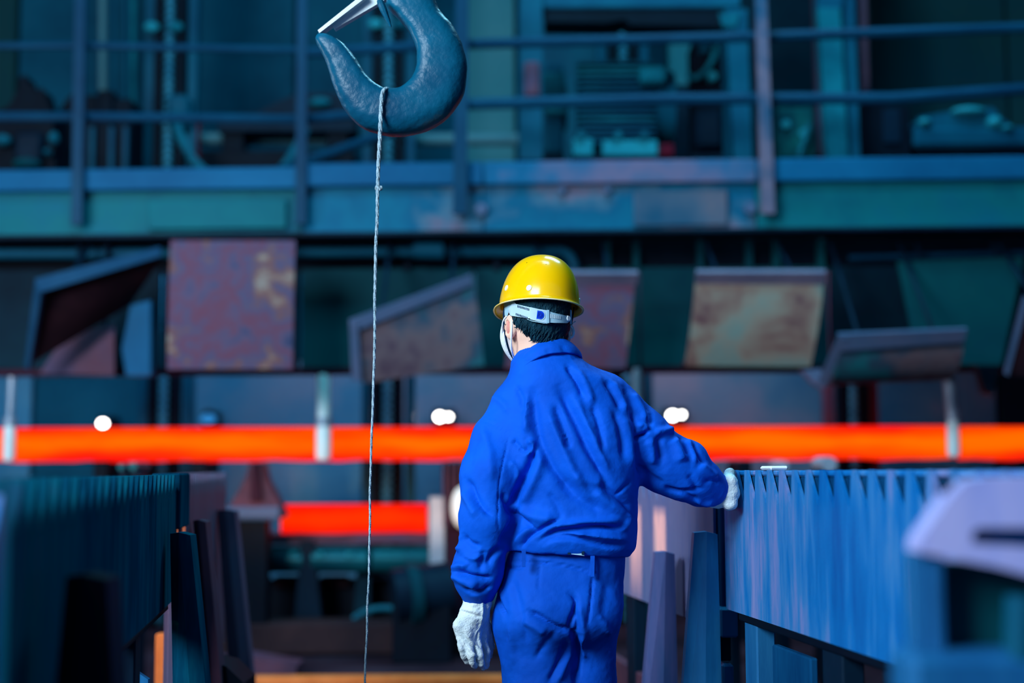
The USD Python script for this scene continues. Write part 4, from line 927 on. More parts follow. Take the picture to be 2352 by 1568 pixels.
# ---- body: one continuous figure
HC = PX(1236, 722)                                                  # middle of the head
yaw = math.radians(20)
hr, hf, hu = np.array([math.cos(yaw), math.sin(yaw), 0]), np.array([-math.sin(yaw), math.cos(yaw), 0]), np.array([0, 0, 1.0])
def H(x, y, z): return HC + hr * x + hf * y + hu * z
HAX = np.stack([hr, hf, hu])
LSH, LEL, LWR = PX(1162, 1005, 3.60), PX(1113, 1190, 3.55), PX(1098, 1372, 3.585)
RSH, REL, RWR = PX(1425, 945, 3.64), PX(1540, 1075, 3.66), PX(1650, 1128, 3.70)
LHIP, LKN, LAN = PX(1222, 1430, 3.62), PX(1232, 1770, 3.60), PX(1238, 2080, 3.66)
RHIP, RKN, RAN = PX(1338, 1430, 3.65), PX(1362, 1770, 3.68), PX(1384, 2090, 3.74)
G = Grid(ramp_axis(-0.22, 0.60, HC[0] - .12, HC[0] + .12, 0.0035, 0.009), ramp_axis(3.36, 3.95, HC[1] - .12, HC[1] + .13, 0.0045, 0.009), ramp_axis(0.02, 1.80, HC[2] - .14, HC[2] + .14, 0.0035, 0.011))
def head_sdf(G, grow=0.0):
    s = G.ell(H(0, -.006, .022), np.array([.0745, .094, .105]) + grow, HAX)
    s = smin(s, G.ell(H(0, .040, -.055), np.array([.060, .058, .072]) + grow, HAX), .05)
    return s
sd = head_sdf(G)
sd = smin(sd, G.cone(H(0, .098, .005), H(0, .116, -.032), .010, .013), .02)          # nose
sd = smin(sd, G.cone(H(-.03, .088, .028), H(.03, .088, .028), .010, .010), .02)      # brow
sd = smin(sd, G.cone(H(-.018, .094, -.068), H(.018, .094, -.068), .009, .009), .012) # mouth
nb = PX(1256, 880, 3.62)
sd = smin(sd, G.cone(H(0, -.022, -.06), nb, .054, .055), .04)                        # neck
for sx in (-1, 1):                                                                   # ears: rim and lobe standing off the head
    e = H(sx * .080, -.010, -.036)
    eax = np.stack([hr * math.cos(.45) + hf * math.sin(.45) * -sx, hf * math.cos(.45) + hr * math.sin(.45) * sx, hu])
    ear = G.ell(e, (.0085, .020, .032), eax)
    cup = G.ell(e + hr * sx * .006 + hf * .004, (.006, .011, .019), eax)
    sd = smin(sd, np.maximum(ear, -cup), .006)
tb_ = PX(1290, 1240, 3.63)
sd = smin(sd, G.chain([PX(1262, 880, 3.62), PX(1280, 1000, 3.62), PX(1300, 1180, 3.63), PX(1292, 1380, 3.64)], [.09, .115, .10, .105], .03), .05)
for a, b, c in ((LSH, LEL, LWR), (RSH, REL, RWR)):
    sd = smin(sd, G.chain([a, b, c, c + (c - b) / np.linalg.norm(c - b) * .025], [.05, .038, .026, .020], .01), .03)
sd = smin(sd, G.chain([LSH, PX(1262, 900, 3.62), RSH], [.05, .075, .05], .02), .03)
for a, b, c in ((LHIP, LKN, LAN), (RHIP, RKN, RAN)):
    sd = smin(sd, G.chain([a, b, c, c + [0, .10, -.045]], [.066, .052, .038, .030], .02), .03)
part('body', G.surf(sd, 4), 'skin', man, True)
for sx in (-1, 1):
    v, f = arr(trimesh.creation.icosphere(2, .0115)); part('eye', (v + H(sx * .031, .083, .006), f), 'eye_white', man, True)
# inner hollow of the visible ear
v, f = arr(trimesh.creation.icosphere(2, 1.0)); part('ear_hollow', (np.stack([v[:, 0] * .004, v[:, 1] * .009, v[:, 2] * .017], 1) @ HAX + H(-.0835, -.004, -.036), f), 'ear_pink', man, True, label='pink inside of the ear')

# ---- hair: a close crop under the helmet, ragged along the nape
GH = Grid(np.arange(HC[0] - .11, HC[0] + .11, .003), np.arange(HC[1] - .125, HC[1] + .125, .003), np.arange(HC[2] - .13, HC[2] + .14, .003))
hs = head_sdf(GH, .007)
hs = smin(hs, GH.cone(H(0, -.024, -.035), H(.004, -.026, -.105), .064, .058), .03)
XX, YY, ZZ = np.meshgrid(GH.xs, GH.ys, GH.zs, indexing='ij')
uv = proj(np.stack([XX, YY, ZZ], -1)); LX = (np.stack([XX, YY, ZZ], -1) - HC) @ HAX.T
line = np.interp(uv[..., 0], [1150, 1176, 1190, 1204, 1222, 1242, 1262, 1285, 1325], [728, 738, 751, 764, 777, 785, 790, 800, 806])
line = line + 4.0 * np.sin(uv[..., 0] * 0.9) * np.sin(uv[..., 0] * .37)
cut = (uv[..., 1] - line) / 900.0
hs = np.maximum(hs, cut); hs = np.maximum(hs, LX[..., 2] - .055)
hs = np.maximum(hs, np.where(LX[..., 1] > .0, .045 - LX[..., 2], -.05) * .7)                # no hair below the temples and forehead
hv, hf_ = GH.surf(hs.astype(np.float32), 2)
hn = normals(hv, hf_)
q = proj(hv); grain = meshkit.fbm(np.stack([(q[:, 0] + q[:, 1] * .8) * .16, (q[:, 1] - q[:, 0] * .4) * .035, hv[:, 1] * 10], 1)) - .5
hv = hv + hn * (grain * .006)[:, None]
locks = []
for i in range(120):                                                                        # single locks pointing down and left along the hairline
    x = RNG.uniform(1180, 1300); y = np.interp(x, [1150, 1176, 1190, 1204, 1222, 1242, 1262, 1285, 1325], [728, 738, 751, 764, 777, 785, 790, 800, 806]) + RNG.uniform(-22, 1)
    k = np.argmin(np.linalg.norm(q - [x, y], axis=1) + 1e3 * ((hn @ FWD) > -.1))
    p = hv[k]; L = RNG.uniform(.010, .019); dr = np.array([-.45 + RNG.normal(0, .25), .0, -.9]); dr -= hn[k] * (dr @ hn[k]); dr /= np.linalg.norm(dr)
    a = p - dr * .012 - hn[k] * .002; b = p + hn[k] * .0012; c = p + dr * L * .9 - hn[k] * .0022
    locks.append(tube(np.array([a, b, (b + c) / 2 + hn[k] * .0006, c]), [.0012, .0020, .0015, .0003], 5))
part('hair', join((hv, hf_), *locks), 'hair_black', man, True, label='short black hair ragged at the nape')

# ---- face mask with ear loop and chin strap
GM = Grid(np.arange(HC[0] - .14, HC[0] + .10, .003), np.arange(HC[1] - .05, HC[1] + .16, .003), np.arange(HC[2] - .16, HC[2] + .03, .003))
ms = head_sdf(GM, .006); ms = smin(ms, GM.cone(H(0, .098, .0), H(0, .112, -.04), .014, .016), .03)
ms = smin(ms, GM.ell(H(0, .066, -.085), (.052, .05, .048), HAX), .03)
ms = smin(ms, GM.ell(H(-.026, .052, -.052), (.056, .05, .060), HAX), .02)
XX, YY, ZZ = np.meshgrid(GM.xs, GM.ys, GM.zs, indexing='ij'); LX = (np.stack([XX, YY, ZZ], -1) - HC) @ HAX.T
ms = np.maximum(ms, LX[..., 2] + .005 - .12 * np.maximum(LX[..., 1] - .05, 0)); ms = np.maximum(ms, .034 - LX[..., 1] - .25 * np.minimum(LX[..., 2] + .05, 0))
mv, mf = GM.surf(ms.astype(np.float32), 2)
mk = part('face_mask', (mv, mf), 'mask_cloth', man, True, label='white cloth face mask')
def loop(nm, pts, r, m, parent, n=30, sides=8): part(nm, tube(spline(pts, n), r, sides), m, parent, True)
ex = lambda x, y, dd: PX(x, y, DM + dd)
loop('ear_loop', [ex(1153, 778, .02), ex(1154, 752, .0), ex(1160, 730, -.022), ex(1168, 724, -.032), ex(1175, 735, -.046), ex(1175, 760, -.050), ex(1174, 790, -.045), ex(1178, 815, -.02), ex(1184, 830, .0)], .0026, 'mask_cloth', mk)
loop('ear_loop', [ex(1306, 748, .0), ex(1314, 752, .01), ex(1317, 762, .01), ex(1315, 771, .012), ex(1308, 775, .01)], .0038, 'mask_cloth', mk)
loop('loop_tail', [ex(1316, 768, .01), ex(1316, 742, .015), ex(1322, 738, .02)], .0014, 'mask_cloth', mk)

# ---- jacket
zr = lambda y: PX(1285, y)[2]
rows = np.array([  # y, left, right, depth centre, half depth
    (800, 1198, 1318, 3.618, .066), (826, 1178, 1336, 3.618, .087), (850, 1172, 1366, 3.620, .104), (880, 1164, 1412, 3.624, .117), (920, 1148, 1444, 3.632, .128), (980, 1130, 1462, 3.628, .142),
    (1050, 1135, 1468, 3.626, .148), (1100, 1152, 1464, 3.626, .150), (1160, 1165, 1463, 3.628, .150), (1200, 1166, 1462, 3.63, .150), (1232, 1160, 1460, 3.632, .148), (1256, 1160, 1458, 3.634, .140), (1274, 1170, 1446, 3.636, .128), (1290, 1180, 1436, 3.636, .115)], float)
rz = np.array([zr(y) for y in rows[:, 0]])[::-1]
ra = PchipInterpolator(rz, (rows[::-1, 2] - rows[::-1, 1]) / 2 * DM / F); rc = PchipInterpolator(rz, [PX((a + b) / 2, y)[0] for y, a, b in rows[::-1, :3]])
rd = PchipInterpolator(rz, rows[::-1, 3]); rb = PchipInterpolator(rz, rows[::-1, 4])
GJ = Grid(np.arange(-0.19, 0.60, .0046), np.arange(3.42, 3.86, .0052), np.arange(zr(1400) - .02, zr(770) + .02, .0046))
zc = np.clip(GJ.zs, rz[0], rz[-1]); A_, B_, C_, D_ = (fn(zc)[None, None, :].astype(np.float32) for fn in (ra, rb, rc, rd))
pw = 2.5
k_ = (np.abs((GJ.X - C_) / A_) ** pw + np.abs((GJ.Y - D_) / B_) ** pw) ** (1 / pw)
js = (k_ - 1) * np.minimum(A_, B_)
zhem = zr(1268) - 0.010 * (GJ.X - PX(1300, 1265)[0]) / .15
js = np.maximum(js, np.maximum(zhem - GJ.Z, GJ.Z - zr(803)))
arm = lambda pts, rs, k: GJ.chain([PX(*p) for p in pts], rs, k)
lsl = arm([(1152, 1012, 3.60), (1130, 1090, 3.565), (1117, 1195, 3.545), (1109, 1255, 3.55), (1099, 1308, 3.565), (1098, 1335, 3.572), (1099, 1362, 3.585)], [.077, .075, .066, .054, .061, .053, .039], .02)
rsl = arm([(1425, 968, 3.635), (1470, 1010, 3.64), (1530, 1066, 3.655), (1570, 1088, 3.66), (1610, 1110, 3.685), (1638, 1124, 3.695)], [.080, .078, .074, .066, .057, .044], .02)
js = smin(js, lsl, .022); js = smin(js, rsl, .03)
js = smin(js, GJ.chain([PX(1186, 940, 3.615), PX(1260, 892, 3.625), PX(1380, 916, 3.64)], [.064, .070, .071], .02), .04)
js = smin(js, GJ.cone(PX(1556, 1056, 3.66), PX(1580, 1056, 3.66), .058, .052), .014)
jv, jf = GJ.surf(js, 4)
def c2(*p): return [(1020 + x / 2.904, 760 + y / 2.904) for x, y in p]
def c3(*p): return [(1000 + x / 4.26, 1200 + y / 4.26) for x, y in p]
def c4(*p): return [(1420 + x / 4.356, 860 + y / 4.356) for x, y in p]
JS = [
    (c2((590, 400), (605, 560), (650, 760), (720, 900), (800, 1000), (900, 1080)), 13, -10), (c2((560, 450), (545, 560), (555, 680)), 9, 7),
    (c2((690, 520), (730, 640), (800, 800), (870, 960), (960, 1100)), 14, 9), (c2((740, 500), (790, 620), (830, 760), (800, 700)), 8, -6),
    (c2((770, 380), (830, 500), (900, 640), (960, 780), (1030, 900), (1090, 1000)), 12, -10), (c2((860, 440), (960, 640), (1040, 820), (1090, 930)), 11, 6),
    (c2((820, 230), (880, 330), (930, 440)), 8, -8), (c2((880, 250), (950, 370), (990, 500)), 9, 5), (c2((985, 480), (1040, 650), (1060, 800)), 9, -6),
    (c2((1070, 330), (1120, 400), (1175, 520)), 8, -7), (c2((1120, 340), (1180, 440), (1215, 540)), 8, 5), (c2((1130, 520), (1180, 680), (1200, 850)), 10, -6), (c2((1190, 560), (1235, 700), (1250, 900)), 11, 5),
    (c2((600, 770), (575, 860), (530, 960), (490, 1080), (450, 1170)), 9, -14), (c2((560, 740), (590, 745), (590, 800), (560, 820)), 6, 9), (c2((540, 730), (530, 800), (470, 740), (500, 780)), 5, -5),
    (c2((650, 800), (620, 950), (560, 1080), (520, 1180)), 14, 8),
    (c2((430, 700), (400, 850), (370, 1000), (360, 1150), (365, 1350)), 2.2, -2.5), (c2((430, 700), (360, 640), (250, 600)), 2.2, -1.5),
    (c2((150, 990), (200, 1090), (260, 1180), (330, 1230)), 10, -9), (c2((130, 1060), (170, 1160), (220, 1240)), 10, 6), (c2((250, 640), (300, 800), (310, 1000)), 14, 5), (c2((220, 700), (180, 820), (160, 930)), 11, -4),
    (c2((390, 1080), (420, 1150), (460, 1220)), 9, -7), (c2((430, 880), (470, 900), (500, 1000)), 10, 5),
    (c2((455, 1175), (480, 1260), (440, 1340), (395, 1440)), 10, -13), (c2((460, 1190), (540, 1265), (618, 1338)), 6, -8), (c2((500, 1180), (620, 1240), (740, 1240)), 17, 9), (c2((620, 1340), (700, 1290), (770, 1265)), 6, -7),
    (c2((640, 1400), (740, 1345), (830, 1325), (960, 1310), (1200, 1310)), 8, -11), (c2((700, 1290), (830, 1290), (1000, 1275), (1200, 1265)), 12, 7), (c2((880, 1295), (1040, 1300), (1190, 1345)), 5, -6),
    (c2((660, 1420), (820, 1370), (960, 1400), (1190, 1430)), 7, -7), (c2((520, 1440), (560, 1380), (640, 1330)), 6, -7), (c2((470, 1420), (520, 1360), (600, 1300)), 8, 6), (c2((860, 1350), (1000, 1365), (1220, 1390)), 7, 6),
    (c2((1060, 1000), (1120, 1080), (1190, 1130), (1240, 1200)), 10, -9), (c2((1000, 1060), (1110, 1160), (1220, 1230)), 13, 7), (c2((1160, 1090), (1210, 1030), (1245, 1000)), 5, -5), (c2((1210, 1200), (1225, 1270), (1180, 1330)), 10, 7),
    (c2((860, 960), (960, 1000), (1060, 1010)), 12, 5), (c2((760, 1000), (900, 1120), (1060, 1200)), 14, -6), (c2((690, 1080), (760, 1180), (780, 1260)), 9, -4),
    (c2((1280, 740), (1300, 880), (1330, 960)), 8, -9), (c2((1280, 700), (1320, 690), (1352, 680)), 5, -9), (c2((1265, 560), (1275, 640), (1270, 720)), 5, -5), (c2((1290, 630), (1340, 640), (1355, 660)), 6, 6),
    (c2((480, 370), (520, 450), (545, 560)), 8, -4), (c2((300, 440), (380, 470), (430, 560)), 10, 4), (c2((1000, 130), (1080, 280)), 8, 0),
    # left forearm
    (c3((215, 480), (300, 505), (420, 530), (545, 540)), 6, -12), (c3((190, 470), (240, 420), (320, 440)), 11, 9), (c3((170, 500), (280, 560), (420, 600)), 13, 9), (c3((300, 640), (400, 665), (530, 630)), 6, -9),
    (c3((330, 600), (450, 650), (560, 640)), 5, 4), (c3((240, 110), (215, 180), (260, 280)), 9, 8), (c3((280, 130), (330, 200), (440, 230)), 8, -7), (c3((660, 240), (560, 320), (520, 420)), 9, -8), (c3((470, 270), (460, 380), (430, 480)), 11, -6), (c3((280, 300), (380, 350), (470, 300)), 9, 5),
    (c3((300, 640), (350, 690), (440, 680)), 4, -5),
    # right sleeve
    (c4((165, 650), (230, 610), (290, 575)), 5, -10), (c4((60, 130), (120, 300), (170, 480)), 9, -7), (c4((140, 180), (230, 330), (270, 480)), 10, 6), (c4((210, 230), (290, 320), (320, 520)), 8, -6),
    (c4((360, 580), (450, 570), (550, 530)), 10, 7), (c4((300, 640), (340, 760), (340, 900)), 14, 7), (c4((420, 600), (410, 740), (430, 860)), 10, -6), (c4((540, 640), (600, 760), (640, 880)), 15, 9), (c4((600, 620), (650, 720), (690, 820)), 7, -7),
    (c4((680, 660), (740, 760), (760, 900)), 8, 6), (c4((735, 690), (790, 790), (860, 880)), 6, -7), (c4((230, 900), (330, 1030), (470, 1110)), 12, -6), (c4((470, 1130), (560, 1165), (700, 1165), (825, 1145)), 6, -9),
    (c4((700, 1000), (760, 1080), (780, 1140)), 9, -5), (c4((820, 900), (900, 980), (980, 1040)), 12, 7), (c4((780, 1240), (850, 1290), (960, 1270)), 6, 5), (c4((870, 1070), (930, 1050), (1020, 1080)), 6, -5), (c4((640, 1180), (720, 1220), (790, 1250)), 6, -5),
]
jv = strokes(jv, jf, [(p, w * .8, a * 1.55) for p, w, a in JS]); jn = normals(jv, jf)
jv = jv + jn * ((meshkit.fbm(jv * [16, 16, 10]) - .5) * .008 + (meshkit.fbm(jv * 42 + 5) - .5) * .0022)[:, None]
jk = part('jacket', (jv, jf), 'jacket_cloth', man, True, label='bright blue work jacket')
# collar folded down round the neck
ph = np.radians([-180, -140, -100, -75, -50, -25, 0, 25, 50, 75, 100, 140, 180])
top_y = [872, 858, 838, 822, 806, 793, 787, 785, 787, 793, 800, 835, 872]; bot_y = [925, 915, 894, 880, 862, 838, 822, 817, 818, 824, 832, 880, 925]
tx = np.array([.066, .066, .066, .066, .064, .062, .060, .060, .062, .064, .066, .066, .066]); bx = np.array([.090, .092, .098, .099, .097, .094, .092, .092, .095, .096, .092, .090, .090])
per = lambda y: CubicSpline(ph, np.r_[y[:-1], y[0]], bc_type='periodic')
pf = np.linspace(-np.pi, np.pi, 120, endpoint=False)
tcx, bcx, cd = PX(1258, 800)[0], PX(1252, 850)[0], 3.614
ring = lambda r, z, cx: np.stack([cx + r * np.sin(pf), cd - 1.0 * r * np.cos(pf), z], 1)
tz, bz = np.array([zr(y) for y in per(top_y)(pf)]), np.array([zr(y) for y in per(bot_y)(pf)])
rt, rbm = per(tx)(pf), per(bx)(pf)
layers = []
for w in np.linspace(0, 1, 9): layers.append(ring(rt - .006 + (rbm - .012 - rt) * w * .3, tz + (bz - tz) * (1 - w), tcx))          # inside, going up
layers.append(ring(rt - .001, tz + .003, tcx))
for w in np.linspace(0, 1, 12):
    bulge = .006 * math.sin(math.pi * w)
    layers.append(ring((rt + .003) * (1 - w) + rbm * w + bulge, tz * (1 - w) + bz * w, tcx * (1 - w) + bcx * w))
layers.append(ring(rbm - .004, bz - .001, bcx)); layers.append(ring(rbm - .012, bz + .008, bcx))
Lr = np.array(layers); n0, n1 = Lr.shape[:2]; v = Lr.reshape(-1, 3); f = []
for i in range(n0):
    k = (i + 1) % n0
    for j in range(n1):
        l = (j + 1) % n1; f += [[i * n1 + j, k * n1 + l, k * n1 + j], [i * n1 + j, i * n1 + l, k * n1 + l]]
cm = trimesh.Trimesh(v, np.array(f), process=False); cm.fix_normals(); v, f = np.array(cm.vertices), np.array(cm.faces)
v = strokes(v, f, [(c2((510, 180), (620, 130), (760, 90)), 9, 3), (c2((790, 90), (800, 130), (830, 160)), 7, -3), (c2((690, 120), (700, 160)), 6, -2), (c2((450, 330), (520, 230), (600, 190)), 5, -3)])
v = v + normals(v, f) * ((meshkit.fbm(v * 30) - .5) * .004)[:, None]
part('collar', (v, f), 'jacket_cloth', jk, True)

# ---- trousers
trow = np.array([(1240, 1172, 1436, 3.636, .112), (1285, 1160, 1434, 3.636, .118), (1330, 1148, 1431, 3.634, .126), (1380, 1141, 1429, 3.630, .134), (1430, 1139, 1426, 3.628, .136), (1480, 1146, 1418, 3.632, .126), (1530, 1152, 1408, 3.638, .110)], float)
tz_ = np.array([zr(y) for y in trow[:, 0]])[::-1]
fa = PchipInterpolator(tz_, (trow[::-1, 2] - trow[::-1, 1]) / 2 * DM / F); fc_ = PchipInterpolator(tz_, [PX((a + b) / 2, y)[0] for y, a, b in trow[::-1, :3]]); fd = PchipInterpolator(tz_, trow[::-1, 3]); fb = PchipInterpolator(tz_, trow[::-1, 4])
GT = Grid(np.arange(-0.10, 0.36, .0048), np.arange(3.40, 3.88, .0055), ramp_axis(0.03, zr(1235), zr(1600), 3.0, .0048, .012))
zc = np.clip(GT.zs, tz_[0], tz_[-1]); A_, B_, C_, D_ = (fn(zc)[None, None, :].astype(np.float32) for fn in (fa, fb, fc_, fd))
k_ = (np.abs((GT.X - C_) / A_) ** 2.5 + np.abs((GT.Y - D_) / B_) ** 2.5) ** .4
ts = (k_ - 1) * np.minimum(A_, B_); ts = np.maximum(smax(ts, (zr(1488) - GT.Z) * .8, .09), GT.Z - zr(1243))
legs = np.minimum(GT.chain([PX(1219, 1440, 3.615), PX(1246, 1580, 3.615), PX(1238, 1770, 3.60), PX(1238, 2090, 3.655)], [.092, .094, .074, .064], .02),
                  GT.chain([PX(1342, 1440, 3.65), PX(1338, 1570, 3.65), PX(1366, 1770, 3.68), PX(1384, 2100, 3.735)], [.080, .081, .068, .062], .02))
ts = smin(ts, legs, .03); ts = smin(ts, GT.ell(PX(1238, 1400, 3.590), (.080, .10, .085)), .05); ts = smin(ts, GT.ell(PX(1354, 1395, 3.605), (.055, .09, .075)), .04)
tv, tf = GT.surf(ts, 4)
TS = [(c3((900, 870), (1050, 940), (1200, 1020), (1320, 1060)), 7, -11), (c3((840, 960), (950, 1000), (1080, 1080)), 12, 8), (c3((1310, 690), (1375, 790), (1350, 900), (1330, 1060)), 7, -9), (c3((1400, 820), (1430, 960), (1460, 1100)), 10, 6), (c3((1360, 840), (1390, 1000), (1340, 1120)), 6, -7),
      (c3((1325, 1060), (1390, 1180), (1395, 1300), (1375, 1450), (1370, 1568)), 8, -14), (c3((1460, 1090), (1420, 1200), (1480, 1330)), 7, 7), (c3((1280, 1180), (1230, 1330), (1150, 1480), (1110, 1560)), 9, -7), (c3((1330, 1230), (1260, 1400), (1190, 1560)), 9, 6), (c3((1180, 1060), (1080, 1180), (980, 1330)), 10, -4),
      (c3((750, 540), (800, 760), (850, 960), (900, 1200)), 12, -5), (c3((660, 900), (720, 1100), (760, 1400)), 12, 5), (c3((640, 700), (680, 900), (700, 1200)), 9, -4), (c3((600, 640), (625, 790), (675, 890)), 3, -6), (c3((640, 630), (655, 760), (690, 870)), 5, 4),
      (c3((690, 370), (880, 385), (1100, 400), (1300, 430), (1530, 500)), 2.5, -4), (c3((1530, 330), (1535, 420), (1530, 530)), 3, 4), (c3((865, 260), (870, 360), (862, 430)), 3, -4), (c3((1540, 530), (1520, 760), (1490, 1000)), 4, -5), (c3((1600, 900), (1640, 960), (1700, 1100)), 10, 5), (c3((1015, 420), (1012, 640)), 3, -3), (c3((700, 420), (770, 440), (860, 430)), 5, -4),
      (c3((1700, 560), (1660, 800), (1620, 1000)), 14, -4), (c3((1800, 700), (1780, 1000), (1740, 1300)), 12, 3)]
tv = strokes(tv, tf, [(p, w * .8, a * 1.45) for p, w, a in TS]); tn = normals(tv, tf)
tv = tv + tn * ((meshkit.fbm(tv * [14, 14, 9] + 3) - .5) * .010 + (meshkit.fbm(tv * 40) - .5) * .003)[:, None]
tr_ = part('trousers', (tv, tf), 'trouser_cloth', man, True, label='deep blue work trousers')
# belt glimpsed under the jacket hem
part('belt', slab([PX(1276, 1256, 3.502), PX(1342, 1262, 3.502), PX(1342, 1276, 3.50), PX(1276, 1268, 3.50)], .006), 'strap_plastic', tr_, label='pale belt showing under the hem')
for x, w in ((1304, 6), (1336, 6)): part('belt_gap', slab([PX(x, 1256, 3.499), PX(x + w, 1257, 3.499), PX(x + w, 1274, 3.497), PX(x, 1273, 3.497)], .004), 'strap_dark', tr_)
for a, (x0, y0), (x1, y1) in ((3.497, (1203, 1262), (1203, 1301)), (3.508, (1361, 1276), (1361, 1324))):
    part('belt_loop', slab([PX(x0 - 5, y0, a), PX(x0 + 5, y0, a), PX(x1 + 4, y1, a - .006), PX(x1 - 4, y1, a - .006)], .006), 'trouser_cloth', tr_)
for s_, (k, an) in enumerate(((LKN, LAN), (RKN, RAN))):
    sh = Grid(np.arange(an[0] - .07, an[0] + .07, .006), np.arange(an[1] - .12, an[1] + .24, .006), np.arange(0, .14, .006))
    b = sh.chain([np.array([an[0], an[1] - .03, .045]), np.array([an[0], an[1] + .08, .04]), np.array([an[0], an[1] + .16, .03])], [.042, .045, .034], .02)
    b = smin(b, sh.cone(an + [0, 0, .0], np.array([an[0], an[1], .06]), .046, .045), .02); b = np.maximum(b, .004 - sh.Z)
    part('shoe', sh.surf(b, 2), 'shoe_black', man, True)

# ---- gloves
GG = Grid(np.arange(PX(1035, 1400, 3.5)[0], PX(1150, 1400, 3.6)[0], .0028), np.arange(3.515, 3.70, .0028), np.arange(zr(1550), zr(1345), .0028))
gp = lambda pts, rs, k=.004: GG.chain([PX(*p) for p in pts], rs, k)
wr = gp([(1098, 1352, 3.586), (1097, 1380, 3.585), (1091, 1408, 3.585)], [.0375, .036, .034])
kn = [(1107, 1468, 3.606), (1092, 1476, 3.580), (1075, 1473, 3.566), (1059, 1460, 3.566)]
pal = None
for (kx, ky, kd), r in zip(kn, (.0140, .0155, .0150, .0140)):
    c = gp([(1089 + (kx - 1086) * .4, 1412, 3.586 + (kd - 3.58) * .4), (kx - 3, ky - 24, kd), (kx, ky, kd)], [.025, .017, r]); pal = c if pal is None else smin(pal, c, .008)
gs = smin(wr, pal, .014)
fin = None
for pts, rs in (([kn[0], (1117, 1496, 3.604), (1118, 1515, 3.607), (1116, 1530, 3.618)], [.0135, .0105, .0094, .0078]), ([kn[1], (1102, 1506, 3.566), (1105, 1523, 3.572), (1110, 1533, 3.586)], [.0140, .0106, .0095, .0078]),
                ([kn[2], (1081, 1504, 3.550), (1085, 1520, 3.556), (1091, 1530, 3.572)], [.0135, .0103, .0092, .0076]), ([kn[3], (1061, 1490, 3.552), (1066, 1507, 3.560), (1073, 1519, 3.574)], [.0125, .0092, .0083, .0070])):
    c = gp(pts, rs, .002); fin = c if fin is None else np.minimum(fin, c)
gs = smin(gs, fin, .003)
gs = smin(gs, gp([(1106, 1424, 3.604), (1119, 1458, 3.628), (1124, 1484, 3.640), (1122, 1506, 3.642)], [.022, .0160, .0130, .0105], .004), .010)
gv, gf = GG.surf(gs, 2)
GS = [(c3((460, 730), (460, 830), (455, 950), (425, 1040), (390, 1110)), 2.6, 4), (c3((480, 740), (485, 900), (440, 1000), (410, 1100)), 3, -3), (c3((250, 870), (330, 890), (440, 930)), 3, -5), (c3((240, 840), (340, 860), (440, 890)), 5, 3),
      (c3((210, 1080), (260, 1170), (320, 1260), (380, 1300)), 2.5, -4), (c3((240, 1060), (320, 1160), (400, 1230)), 3, -3.5), (c3((290, 1080), (350, 1160), (430, 1230)), 3, 3), (c3((230, 1160), (290, 1260), (340, 1340)), 3, -3), (c3((300, 1200), (380, 1290), (450, 1360)), 3, 3), (c3((420, 1060), (410, 1150), (440, 1220)), 3, -4)]
gv = strokes(gv, gf, GS)
gv = gv + normals(gv, gf) * ((meshkit.fbm(gv * 70) - .5) * .0045 + (meshkit.fbm(gv * 160) - .5) * .002)[:, None]
gl = part('glove', (gv, gf), 'glove_cotton', man, True, label='white work glove on the hanging left hand')
hem = [PX(1098, 1368, 3.586) + np.array([.0385 * math.cos(a), .0385 * math.sin(a), .004 * math.cos(a + 2.0)]) for a in np.linspace(0, 2 * np.pi, 40, endpoint=False)]
part('glove_hem', tube(hem, .0026, 8, closed=True), 'glove_cotton', gl, True)
# right hand: palm on the toothed face just below the top edge, fingers lying forward along it
t_r = t_at(1701, SR); t_e = t_r + .10
def RG(s, t, z): return (SR + s) * V + t * U + np.array([0, 0, z])
w0 = PX(1638, 1128, 3.70); pc = RG(-.036, t_r - .012, 1.142)
G2 = Grid(np.arange(w0[0] - .08, RG(.03, t_r, 0)[0] + .02, .003), np.arange(w0[1] - .16, RG(0, t_e + .06, 0)[1] + .03, .003), np.arange(1.05, 1.225, .003))
g2 = G2.chain([w0 - [.022, .004, -.004], w0 + [.010, .006, -.004], pc - U * .006], [.042, .038, .027], .01)
for k, (zk, L) in enumerate(((1.173, .9), (1.152, 1.0), (1.130, .95), (1.109, .8))):
    kq = RG(-.030 - (.0, .004, .003, .0)[k], t_r + .016, zk - .002)
    g2 = smin(g2, G2.chain([pc + [0, 0, (zk - 1.142) * .85] - U * .012, kq], [.019, .0140], .003), .006)
    g2 = smin(g2, G2.chain([kq, RG(-.022, t_r + .016 + .042 * L, zk + .002), RG(-.0112, t_r + .016 + .072 * L, zk + .001), RG(-.0098, t_r + .016 + .090 * L, zk)], [.0135, .0112, .0102, .0088], .002), .003)
g2 = smin(g2, G2.chain([pc + [0, 0, .022], RG(-.026, t_r + .01, 1.188), RG(-.0125, t_r + .045, 1.193)], [.022, .0140, .0105], .004), .008)
gv2, gf2 = G2.surf(g2, 2)
gv2 = gv2 + normals(gv2, gf2) * ((meshkit.fbm(gv2 * 60) - .5) * .005)[:, None]
part('glove', (gv2, gf2), 'glove_cotton', man, True, label='white work glove on the right hand gripping the rack')

